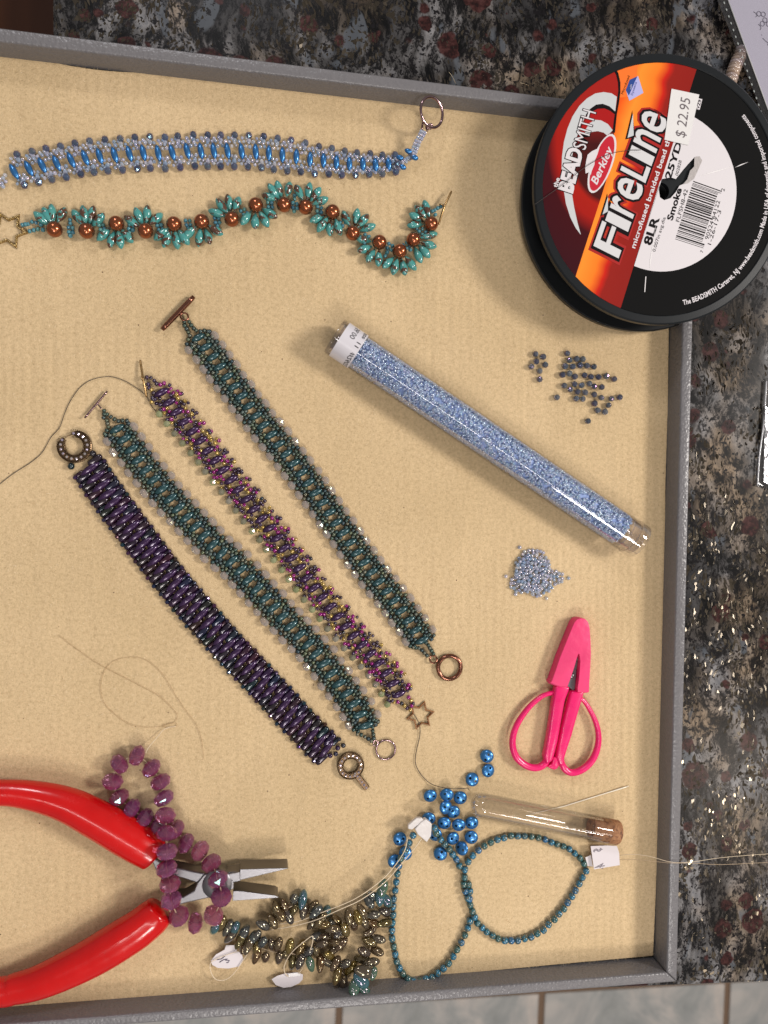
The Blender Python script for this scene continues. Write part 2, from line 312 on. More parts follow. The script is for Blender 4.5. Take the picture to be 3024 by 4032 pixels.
def build_mat():
    top=[(-60,170),(0,193),(120,225),(270,258),(400,277),(520,285),(700,289),(900,306),(1100,333),(1300,350),(1500,357),(1700,378),(1900,400),(2160,424),(2640,492)]
    right=[(2633,1325),(2630,1580),(2620,1905),(2616,2400),(2602,2800),(2590,3300),(2579,3593),(2571,3763)]
    bot=[(2300,3787),(1969,3818),(1600,3852),(1200,3894),(1000,3905),(482,3934),(0,3970)]
    W=[P(*p) for p in catmull([(x,y,0) for x,y in top],4) for p in [(p.x,p.y)]]+[P(*p) for p in right+bot]
    W+=[Vector((BLc.x+.1,BLc.y+.1,0)),Vector((TLc.x+.1,TLc.y-.3,0))]
    c=Vector((4,-1,0)); pts=[p-c for p in W]
    m=m_felt(); V=[(p.x,p.y,0) for p in pts]+[(p.x,p.y,-.38) for p in pts]; n=len(pts)
    F_=[tuple(t) for t in tri_poly([pts])]; F_=[f if (pts[f[1]]-pts[f[0]]).cross(pts[f[2]]-pts[f[0]]).z>0 else f[::-1] for f in F_]
    for i in range(n): j=(i+1)%n; F_.append((i,j,n+j,n+i))
    t=thing('bead_mat','tan fleece bead mat with fuzzy edges lying inside the grey tray','mat',c)
    me=mesh('fleece',V,F_,m,False); obj('fleece',me,t,Matrix.Translation(c))
    # pile fibres on the face and round the edge
    fm=M('fibre',rough=.8,colors=[(.50,.34,.17),(.62,.46,.26),(.85,.72,.5)]); V=[];Fc=[]
    def hair(p,d,l,w_):
        s=d.cross(Vector((0,0,1))).normalized()*w_; i=len(V); V.extend([p-s,p+s,p+d*l]); Fc.append((i,i+1,i+2))
    for i in range(n-2):
        a,b=W[i],W[(i+1)%n]; e=b-a; L=e.length; nn=Vector((-e.y,e.x,0)).normalized()
        if nn.dot(a-c)<0: nn=-nn
        for k in range(int(L*34)):
            p=a+e*random.random(); p=p+Vector((0,0,random.uniform(-.3,.0)))-nn*.03; ang=random.gauss(0,.5); d=Matrix.Rotation(ang,3,'Z')@nn; d.z=random.uniform(-.2,.45); hair(p,d.normalized(),random.uniform(.05,.15),.008)
    for k in range(26000):
        u=random.uniform(0,2600); v=random.uniform(200,3900)
        if v<200+.1*u or v>3960-.07*u: continue
        p=P(u,v); a=random.random()*6.28; d=Vector((math.cos(a),math.sin(a),random.uniform(.05,.5))).normalized(); hair(p,d,random.uniform(.05,.13),.0055)
    for k in range(420):
        u=random.uniform(0,2550); v=random.uniform(320,3850); p=P(u,v,.012); a=random.random()*6.28; d=Vector((math.cos(a),math.sin(a),.05)); b_=Vector((-d.y,d.x,0)); l=random.uniform(.15,.5); cu=random.uniform(-.3,.3)
        for q in range(5):
            x0,x1=q/5,(q+1)/5; A=p+d*(l*x0)+b_*(cu*l*x0*x0); B=p+d*(l*x1)+b_*(cu*l*x1*x1); w_=.004; i=len(V); V.extend([A-b_*w_,A+b_*w_,B+b_*w_,B-b_*w_]); Fc.append((i,i+1,i+2,i+3))
    obj('pile',mesh('pile',[v-c for v in V],Fc,fm,False),t,Matrix.Translation(c),'stuff')
build_mat()
# ================================================================ BEAD SHAPES (unit size, shared)
def sh_seed():    return lathe_closed(ring_profile(.26,1.0,.80,6),10)
def sh_duo():     # pointed two-hole lozenge, long axis X
    V,Fc=lathe([(0,-1),(.26,-.95),(.64,-.72),(.92,-.38),(1,0),(.92,.38),(.64,.72),(.26,.95),(0,1)],12,False); return [(z,x*.40,y*.40) for x,y,z in V],Fc
def sh_bar():     # rounded flat bar, long axis X
    V,Fc=lathe([(0,-1),(.5,-.97),(.85,-.85),(1,-.62),(1,.62),(.85,.85),(.5,.97),(0,1)],12,False); return [(z,x*.34,y*.34) for x,y,z in V],Fc
def sh_fire(k=8): # faceted round bead, hole along Z
    V=[];pr=[(.30,-.86),(.80,-.58),(1,0),(.80,.58),(.30,.86)]
    for i in range(k):
        for j,(r,z) in enumerate(pr):
            a=2*math.pi*(i+.5*(j%2))/k; V.append((r*math.cos(a),r*math.sin(a),z))
    Fc=[];n=5
    for i in range(k):
        q=(i+1)%k
        for j in range(4):
            a,b,c,d=i*n+j,q*n+j,q*n+j+1,i*n+j+1
            if j%2==0: Fc+=[(a,b,d),(b,c,d)]
            else: Fc+=[(a,c,d),(a,b,c)]
    Fc.append(tuple(i*n for i in range(k))[::-1]); Fc.append(tuple(i*n+4 for i in range(k))); return V,Fc
def sh_drop():    # flattened long drop, long axis X
    V,Fc=lathe([(0,-1),(.28,-.93),(.62,-.70),(.92,-.25),(1,.15),(.9,.52),(.6,.83),(.25,.97),(0,1)],10,False); return [(z,x*.5,y*.32) for x,y,z in V],Fc
def sh_petal():   # pointed petal bead
    V,Fc=lathe([(0,-1),(.14,-.93),(.5,-.62),(.86,-.2),(1,.16),(.86,.5),(.5,.82),(0,1)],8,False); return [(z,x*.43,y*.36+abs(z)*.03) for x,y,z in V],Fc
def sh_ball(): return lathe([(math.sin(math.pi*i/14),-math.cos(math.pi*i/14)) for i in range(15)],24,False)
def sh_round():   # pressed glass bead, slightly faceted barrel, hole along Z
    return lathe_closed([(.22,-.8),(.62,-.82),(.93,-.45),(1,0),(.93,.45),(.62,.82),(.22,.8)],10)
def sh_disc(): return lathe_closed([(.2,-.5),(.75,-.5),(.95,-.3),(1,0),(.95,.3),(.75,.5),(.2,.5)],18)
def sh_lentil():
    V,Fc=lathe([(math.sin(math.pi*i/16),-.50*math.cos(math.pi*i/16)) for i in range(17)],32,False)
    a=bpy.data.objects.new('lentil',mesh('lentil',V,Fc,None)); COL.objects.link(a)
    bmn=bmesh.new(); bmn.from_mesh(a.data); bmesh.ops.remove_doubles(bmn,verts=bmn.verts,dist=1e-4); bmesh.ops.recalc_face_normals(bmn,faces=bmn.faces); bmn.to_mesh(a.data); bmn.free(); cut=[]
    for s in (-.45,.45):
        V,Fc=lathe([(.19,-1),(.19,1)],14); c=bpy.data.objects.new('cut',mesh('cut',[(x+s,y,z) for x,y,z in V],Fc,None,False)); COL.objects.link(c); cut.append(c)
        md=a.modifiers.new('b','BOOLEAN'); md.operation='DIFFERENCE'; md.object=c; md.solver='EXACT'
    bpy.context.view_layer.update(); e=a.evaluated_get(bpy.context.evaluated_depsgraph_get()); me=e.to_mesh()
    V=[v.co.copy() for v in me.vertices]; Fc=[tuple(p.vertices) for p in me.polygons]
    for o in cut+[a]: bpy.data.objects.remove(o,do_unlink=True)
    return V,Fc
SH={'seed':(sh_seed,True),'duo':(sh_duo,True),'bar':(sh_bar,True),'fire':(sh_fire,False),'fire10':(lambda:sh_fire(10),False),'drop':(sh_drop,True),'petal':(sh_petal,True),'ball':(sh_ball,True),'round':(sh_round,True),'disc':(sh_disc,True),'lentil':(sh_lentil,True)}
SG={};SM={}
def geo(k):
    if k not in SG: SG[k]=SH[k][0]()
    return SG[k]
def bead_mesh(k,mat,name):
    q=(k,mat.name)
    if q not in SM:
        SM[q]=mesh(name,*geo(k),mat,SH[k][1])
        if k=='lentil':
            try: SM[q].set_sharp_from_angle(angle=.7)
            except Exception: pass
    return SM[q]
def bead(name,k,mat,parent,loc,x=None,z=None,scale=1): return obj(name,bead_mesh(k,mat,name),parent,frame(loc,x,z,scale))
# ---------------------------------------------------------------- bead colours
G=dict(
 teal=M('teal_satin',(.016,.062,.070),.33,.35,coat=.5,film=0,bumps=(14,.15,.02)),
 mat_green=M('matte_green_iris',rough=.36,metal=.75,colors=[(.085,.12,.095),(.05,.085,.085),(.14,.16,.10),(.045,.07,.085),(.10,.13,.12),(.17,.165,.12)]),
 clear=M('clear_crystal',(.72,.64,.62),.05,clear=.50,coat=1,film=420,trans=.5),
 purple=M('purple_satin',(.040,.013,.060),.30,.45,coat=.5,bumps=(14,.12,.02)),
 iris=M('iris_glass',rough=.14,metal=.35,coat=.7,film=0,colors=[(.030,.006,.045),(.008,.016,.045),(.045,.008,.022),(.006,.026,.030),(.028,.008,.045),(.03,.012,.008),(.008,.010,.02),(.03,.005,.026),(.012,.02,.012)]),
 iris_facet=M('iris_facet',rough=.08,metal=.75,coat=1,film=0,colors=[(.09,.02,.08),(.012,.03,.09),(.06,.012,.03),(.012,.06,.09),(.07,.02,.12),(.02,.05,.05),(.11,.04,.02)]),
 plum=M('plum_seed',rough=.2,metal=.2,coat=1,colors=[(.05,.008,.05),(.02,.006,.022),(.03,.01,.05),(.045,.02,.055),(.022,.004,.012)]),
 magenta=M('magenta_seed',(.30,.01,.19),.10,.2,coat=1,clear=.15),
 gold=M('gold_seed',(.55,.38,.10),.10,.45,coat=1,clear=.25),
 olive=M('olive_facet',rough=.1,coat=1,film=300,clear=.12,colors=[(.20,.24,.11),(.30,.34,.18),(.16,.17,.10),(.26,.25,.2)]),
 blue=M('blue_pearl',(.040,.19,.46),.32,.7,coat=.4),
 ice=M('ice_seed',rough=.05,clear=.50,coat=1,film=450,trans=.3,colors=[(.55,.62,.85),(.85,.85,.98),(.45,.62,.85),(.9,.88,.9)]),
 bluegrey=M('bluegrey_crystal',rough=.06,clear=.35,coat=.6,film=350,trans=.5,colors=[(.14,.20,.34),(.20,.24,.30),(.08,.11,.2),(.22,.28,.36),(.12,.13,.26)]),
 copper=M('copper_pearl',(.30,.085,.03),.24,.85,coat=.5),
 tseed=M('turquoise_seed',rough=.45,coat=.2,colors=[(.055,.19,.24),(.07,.23,.27),(.04,.15,.22),(.09,.24,.22)]),
 slate=M('slate_facet',rough=.06,clear=.30,coat=.6,film=330,trans=.6,colors=[(.12,.17,.27),(.20,.26,.32),(.09,.12,.2),(.26,.32,.36),(.07,.13,.19)]),
 rose=M('plum_crystal',rough=.04,clear=.40,coat=.8,film=380,trans=.6,colors=[(.46,.09,.24),(.38,.06,.21),(.54,.14,.25),(.36,.07,.28),(.50,.09,.16)]),
 drop=M('bronze_drop',rough=.09,clear=.14,coat=1,metal=.45,film=260,colors=[(.15,.085,.025),(.09,.06,.05),(.19,.12,.02),(.07,.06,.07),(.13,.06,.02),(.08,.09,.10),(.14,.09,.05),(.10,.07,.02)]),
 teal_drop=M('aqua_drop',rough=.07,clear=.4,coat=1,metal=.2,film=480,colors=[(.06,.2,.24),(.04,.13,.15),(.10,.2,.12)]),
 tan=M('tan_shell',rough=.18,coat=1,colors=[(.38,.27,.20),(.46,.36,.30),(.30,.21,.16),(.42,.34,.34)]),
)
def m_picasso():
    m,t,b=nt('turquoise_picasso'); oi=N(t,'ShaderNodeObjectInfo'); tc=N(t,'ShaderNodeTexCoord'); va=N(t,'ShaderNodeVectorMath',operation='ADD'); mu=N(t,'ShaderNodeMath',operation='MULTIPLY'); mu.inputs[1].default_value=40
    t.links.new(oi.outputs['Random'],mu.inputs[0]); t.links.new(tc.outputs['Object'],va.inputs[0]); t.links.new(mu.outputs[0],va.inputs[1])
    n=noise(t,1.5,3,va.outputs[0],.55,.4); n2=noise(t,2.2,2,va.outputs[0])
    c=mix(t,n2.outputs[0],(.035,.26,.28),(.10,.30,.24)); c=mix(t,1,c,c)
    f=ramp(t,n.outputs[0],[(.525,(0,0,0)),(.575,(1,1,1))]); c=mix(t,f,c,(.085,.036,.02))
    t.links.new(c,b.inputs['Base Color']); b.inputs['Roughness'].default_value=.14; b.inputs['Coat Weight'].default_value=.6; bump(t,b,n.outputs[0],.12,.1); return m
def m_mottle():
    m,t,b=nt('teal_blue_mottled'); oi=N(t,'ShaderNodeObjectInfo'); tc=N(t,'ShaderNodeTexCoord'); va=N(t,'ShaderNodeVectorMath',operation='ADD'); mu=N(t,'ShaderNodeMath',operation='MULTIPLY'); mu.inputs[1].default_value=50
    t.links.new(oi.outputs['Random'],mu.inputs[0]); t.links.new(tc.outputs['Object'],va.inputs[0]); t.links.new(mu.outputs[0],va.inputs[1])
    n=noise(t,1.6,3,va.outputs[0]); a=ramp(t,oi.outputs['Random'],[(0,(.015,.13,.22)),(.35,(.02,.16,.27)),(.6,(.02,.11,.13)),(.8,(.035,.10,.09)),(1,(.012,.12,.30))])
    c=mix(t,ramp(t,n.outputs[0],[(.48,(0,0,0)),(.62,(1,1,1))]),a,(.09,.10,.065)); t.links.new(c,b.inputs['Base Color']); b.inputs['Roughness'].default_value=.16; b.inputs['Coat Weight'].default_value=.5; return m
G['picasso']=m_picasso(); G['mottle']=m_mottle()
MET=dict(copper=M('antique_copper',(.24,.105,.07),.20,1),gun=M('gunmetal',(.20,.12,.12),.16,1),gold=M('antique_gold',(.42,.27,.12),.28,1),rose=M('rose_gold',(.55,.32,.19),.2,1),steel=M('satin_steel',(.21,.205,.215),.33,1,bumps=(30,.06,.02)),dark=M('aged_brass',(.13,.085,.05),.3,1),nickel=M('pinkish_nickel',(.33,.22,.23),.12,1),bright=M('needle_steel',(.88,.82,.68),.35,.25))
THR=dict(hair=M('golden_hair',(.42,.27,.13),.4),smoke=M('smoke_thread',(.03,.022,.02),.5),clear=M('nylon_thread',(.62,.48,.33),.25,clear=.45),white=M('pale_thread',(.75,.62,.45),.3))
def thread(name,px,z,r,mat,parent=None,n=6,closed=False):
    pts=[P(u,v,(z[i] if isinstance(z,(list,tuple)) else z)) for i,(u,v) in enumerate(px)]; pts=catmull(pts,n,closed)
    return wobj(name,*tube(pts,r,5,closed),mat,parent)
# ---------------------------------------------------------------- seed bead bookkeeping: 300 as parts, the rest joined
class Seeds:
    def __init__(s,parent): s.p=parent; s.L=[]
    def add(s,u,v,z,mat,r=.085,nx=None,tilt=.5,k='seed'): s.L.append((u,v,z,mat,r,nx,tilt,k))
    def build(s,lim=300):
        rest={}
        for i,(u,v,z,mat,r,nx,tilt,k) in enumerate(s.L):
            loc=P(u,v,z); a=random.random()*6.28; ax=nx if nx is not None else Vector((math.cos(a),math.sin(a),0))
            zd=(Vector(ax)+Vector((0,0,random.uniform(-tilt,tilt)))+Vector((random.uniform(-.25,.25),random.uniform(-.25,.25),0))).normalized()
            mw=frame(loc,None,zd,r*random.uniform(.93,1.07))
            if i<lim: obj('seed_bead',bead_mesh(k,mat,'seed_bead'),s.p,mw)
            else: rest.setdefault(mat.name,[]).append(xf(geo(k),mw))
        if rest:
            V=[];Fc=[];mi=[];mats=[]
            for j,(mn,ps) in enumerate(rest.items()):
                mats.append(bpy.data.materials[mn]); v,f=join(ps); o=len(V); V+=v; Fc+=[tuple(q+o for q in g) for g in f]; mi+=[j]*len(f)
            o=wobj('small_seed_beads',V,Fc,None,s.p,True,'stuff')
            for m_ in mats: o.data.materials.append(m_)
            o.data.polygons.foreach_set('material_index',mi)
def resample(px,pitch):
    pts=catmull([Vector((x,y,0)) for x,y in px],16); d=[0]
    for a,b in zip(pts,pts[1:]): d.append(d[-1]+(b-a).length)
    n=max(1,round(d[-1]/pitch)); out=[]
    for i in range(n+1):
        s=d[-1]*i/n; j=0
        while j<len(d)-2 and d[j+1]<s: j+=1
        f=(s-d[j])/max(1e-9,d[j+1]-d[j]); p=pts[j].lerp(pts[j+1],f); a=pts[max(0,j-6)]; b=pts[min(len(pts)-1,j+7)]; t=(b-a).normalized(); out.append((p.x,p.y,t.x,t.y))
    return out
def pxdir(dx,dy,at=(1500,2000)): # image-plane direction to unit vector on the mat
    d=P(at[0]+dx*50,at[1]+dy*50)-P(*at); d.z=0; return d.normalized()
def ring(name,u,v,z,R,r,mat,parent,normal=(0,0,1),seg=36):
    c=P(u,v,z); m=frame(c,None,normal); pts=[m@Vector((R*math.cos(a),R*math.sin(a),0)) for a in [2*math.pi*i/seg for i in range(seg)]]
    return wobj(name,*tube(pts,r,10,True,up=Vector(normal)),mat,parent)
def rod(name,a,b,z0,z1,r,mat,parent):
    A=P(*a,z0);B=P(*b,z1); n=8; pts=[A.lerp(B,i/n) for i in range(n+1)]
    return wobj(name,*tube(pts,[r*.8]+[r]*(n-1)+[r*.8],12),mat,parent,True)
def chain(sd,px,z,mat,r=.085):
    for i,(u,v) in enumerate(px):
        a=px[max(0,i-1)]; b=px[min(len(px)-1,i+1)]; sd.add(u,v,(z[i] if isinstance(z,list) else z),mat if not isinstance(mat,list) else random.choice(mat),r,pxdir(b[0]-a[0],b[1]-a[1]),.2)
# ================================================================ TEAL BRACELETS
def ladder(parent,px,pitch,duo,seedmats,edge,edgepx,duolen,duow,rot,z=.13,seedr=.092,pattern=None,edge_sides=(1,-1),zf=None,edger=.160,seeds=None):
    sd=seeds or Seeds(parent); R_=resample(px,pitch)
    for i,(x,y,tx,ty) in enumerate(R_):
        nx_,ny_=-ty,tx; nx_,ny_=(-nx_,-ny_) if nx_<0 else (nx_,ny_)   # n points to the right of the picture
        zz=z+(zf(i/(len(R_)-1)) if zf else 0)
        a=math.radians(rot+random.uniform(-3,3)); dx=nx_*math.cos(a)-ny_*math.sin(a); dy=nx_*math.sin(a)+ny_*math.cos(a)
        s=S(x,y,zz)
        bead('two_hole_bead','duo',duo,parent,P(x,y,zz+.035),pxdir(dx,dy,(x,y)),(random.uniform(-.12,.12),random.uniform(-.12,.12),1),(duolen/2*s,duow/2*s/.4,.30))
        for sg in (1,-1):
            for (ps,pn) in pattern:
                if i==len(R_)-1 and ps>10: continue
                px_=x+tx*ps+nx_*sg*pn+random.uniform(-1.3,1.3); py_=y+ty*ps+ny_*sg*pn+random.uniform(-1.3,1.3)
                # slide along to follow the slanted lozenges
                sh=sg*pn*math.tan(math.radians(rot)); px_+=tx*sh; py_+=ty*sh
                sd.add(px_,py_,zz+random.uniform(-.03,.04),random.choice(seedmats),seedr,pxdir(tx,ty) if random.random()<.6 else None,.6)
            if sg in edge_sides and i<len(R_)-1:
                sh=pitch/2+sg*edgepx*math.tan(math.radians(rot))*.8
                px_=x+tx*sh+nx_*sg*edgepx+random.uniform(-2,2); py_=y+ty*sh+ny_*sg*edgepx+random.uniform(-2,2)
                bead('faceted_bead','fire',edge if not isinstance(edge,list) else random.choice(edge),parent,P(px_,py_,zz),None,(pxdir(tx,ty)+Vector((0,0,random.uniform(-.3,.3)))),(edger*.95,edger*.95,edger*random.uniform(1.15,1.4)))
    return sd,R_
PAT=[(15,21),(34,21),(10,36),(39,36),(1,50),(24,46),(24,33)]
def teal_a():
    t=thing('beaded_bracelet','teal bracelet nearest the bead tube, with a thick copper toggle bar at its upper end','bracelet',P(1190,1867),'teal ladder-stitch bracelets')
    sd,R_=ladder(t,[(780,1329),(842,1411),(900,1492),(958,1570),(1016,1649),(1106,1760),(1190,1867),(1320,2052),(1445,2230),(1533,2342),(1608,2441),(1661,2522)],48.5,G['teal'],[G['mat_green']],G['clear'],59,60,28,9,pattern=PAT)
    K=lambda L:cr((500,1100),.4822,L)
    chain(sd,K([(468,348),(470,378),(487,405),(500,432),(512,460),(500,492),(490,530)]),.14,G['mat_green'])
    chain(sd,K([(508,348),(525,375),(545,400),(565,418),(600,425),(632,418),(662,425)]),.14,G['mat_green'])
    C=lambda L:cr((900,2200),.6028,L)
    chain(sd,C([(1205,580),(1224,582),(1243,584),(1262,598),(1278,615),(1295,632)]),.14,G['mat_green']); chain(sd,C([(1270,540),(1290,548),(1304,565),(1314,583),(1325,600),(1337,620),(1300,500),(1318,520)]),.14,G['mat_green'])
    sd.build()
    rod('toggle_bar',(638,1298),(763,1168),.2,.2,.10,MET['copper'],t); ring('bar_loop',726,1247,.2,.145,.035,MET['copper'],t,(.2,.1,1))
    ring('toggle_ring',1770,2628,.12,.47,.085,MET['copper'],t); ring('ring_loop',1706,2596,.12,.15,.035,MET['copper'],t,(.1,.3,1))
    return t
def teal_b():
    t=thing('beaded_bracelet','teal bracelet with a thin plum-coloured toggle bar, second from the left','bracelet',P(960,2259),'teal ladder-stitch bracelets')
    sd,R_=ladder(t,[(460,1689),(520,1774),(583,1859),(646,1936),(712,2010),(781,2085),(851,2159),(924,2221),(990,2294),(1053,2362),(1112,2430),(1176,2497),(1239,2565),(1292,2635),(1346,2708),(1399,2780),(1440,2857)],49,G['teal'],[G['mat_green']],G['clear'],63,66,30,7,pattern=PAT)
    K=lambda L:cr((200,1400),.4822,L)
    chain(sd,K([(435,450),(437,478),(432,507),(456,530),(463,556),(470,583),(458,612),(440,640)]),.14,G['mat_green']); chain(sd,K([(460,480),(490,500),(520,520),(552,535),(585,530),(622,533)]),.14,G['mat_green'])
    C=lambda L:cr((900,2200),.6028,L)
    chain(sd,C([(840,1145),(866,1150),(890,1162),(912,1176),(932,1190),(948,1172),(946,1148),(942,1125),(940,1100),(958,1078),(962,1055)]),.14,G['mat_green'])
    sd.build()
    rod('toggle_bar',(333,1646),(423,1540),.16,.16,.042,MET['nickel'],t); rod('bar_loop',(384,1590),(400,1610),.16,.16,.03,MET['nickel'],t)
    ring('toggle_ring',1519,2952,.08,.385,.038,MET['nickel'],t); ring('ring_loop',1478,2926,.1,.10,.03,MET['nickel'],t,(.3,.3,1)); return t
teal_a(); teal_b()
# ================================================================ MAGENTA AND GOLD BRACELET
def star(name,u,v,z,Ro,ang,mat,parent,wd=.07,h=.09):
    c=P(u,v,z); O=[];I=[]
    ri=Ro*.577
    for k in range(12):
        a=math.radians(ang+30*k); r=Ro if k%2==0 else ri; O.append((r*math.cos(a),r*math.sin(a)))
        r2=r-(wd*2.0 if k%2==0 else wd*1.1); I.append((r2*math.cos(a),r2*math.sin(a)))
    V=[];Fc=[]
    for lv,(L,zz) in enumerate(((O,0),(O,h*.6),([( (a[0]*.7+b[0]*.3),(a[1]*.7+b[1]*.3)) for a,b in zip(O,I)],h),([( (a[0]*.3+b[0]*.7),(a[1]*.3+b[1]*.7)) for a,b in zip(O,I)],h),(I,h*.6),(I,0))):
        V+=[c+Vector((x,y,zz-h/2)) for x,y in L]
    for l in range(6):
        m_=(l+1)%6
        for k in range(12): Fc.append((l*12+k,l*12+(k+1)%12,m_*12+(k+1)%12,m_*12+k))
    return wobj(name,V,Fc,mat,parent,False)
def magenta():
    t=thing('beaded_bracelet','purple and magenta bracelet edged with olive beads down one side, ending in a gold star','bracelet',P(1117,2158))
    sd=Seeds(t); cl=[G['plum']]*5+[G['magenta']]*3+[G['gold']]*2+[G['iris']]
    pxs=[(636,1545),(697,1622),(757,1699),(820,1774),(877,1851),(940,1926),(998,2006),(1060,2078),(1117,2158),(1171,2227),(1226,2302),(1287,2375),(1341,2444),(1403,2516),(1464,2583),(1524,2655),(1571,2733)]
    R_=resample(pxs,48.8)
    for i,(x,y,tx,ty) in enumerate(R_):
        nx_,ny_=ty,-tx; a=math.radians(9+random.uniform(-4,4)); dx=nx_*math.cos(a)-ny_*math.sin(a); dy=nx_*math.sin(a)+ny_*math.cos(a)
        bead('two_hole_bead','duo',G['purple'],t,P(x,y,.17),pxdir(dx,dy,(x,y)),(random.uniform(-.15,.15),random.uniform(-.15,.15),1),(.31,.34,.32))
        for ps,pn in [(16,20),(33,20),(9,37),(28,34),(44,40),(36,52),(50,57)]+([(2,50)] if i%2 else [])+[(15,-20),(32,-20),(10,-36),(34,-36),(2,-47),(24,-42)]:
            if i==len(R_)-1 and ps>12: continue
            sd.add(x+tx*ps+nx_*pn+random.uniform(-3,3),y+ty*ps+ny_*pn+random.uniform(-3,3),.13+random.uniform(-.03,.08),random.choice(cl),random.choice((.07,.08,.085)),None,.8)
        if i and i<len(R_): bead('faceted_bead','fire',G['olive'],t,P(x+tx*12-nx_*60,y+ty*12-ny_*60,.14),None,pxdir(tx,ty)+Vector((0,0,random.uniform(-.4,.4))),.15)
    K=lambda L:cr((200,1400),.4822,L)
    chain(sd,K([(785,178),(818,182),(845,205),(865,230),(895,238),(925,225),(970,242)]),.16,cl); chain(sd,K([(795,235),(803,265),(822,280),(838,305),(830,345),(824,380)]),.16,cl)
    C=lambda L:cr((900,2200),.6028,L)
    chain(sd,C([(1050,935),(1080,935),(1105,935),(1130,945),(1148,960),(1165,975),(1187,985)]),.14,cl); chain(sd,C([(1175,905),(1190,925),(1205,945),(1195,960)]),.14,cl)
    sd.build()
    A=P(552,1419,.1);B=P(563,1492,.22);C_=P(577,1563,.1); wobj('toggle_bar',*tube(catmull([A,B,C_],6),[.03]+[.042]*11+[.03],10),MET['gold'],t); ring('bar_loop',561,1490,.22,.07,.025,MET['gold'],t,(1,.2,.2))
    star('star_ring',1656,2817,.08,.60,72,MET['rose'],t)
magenta()
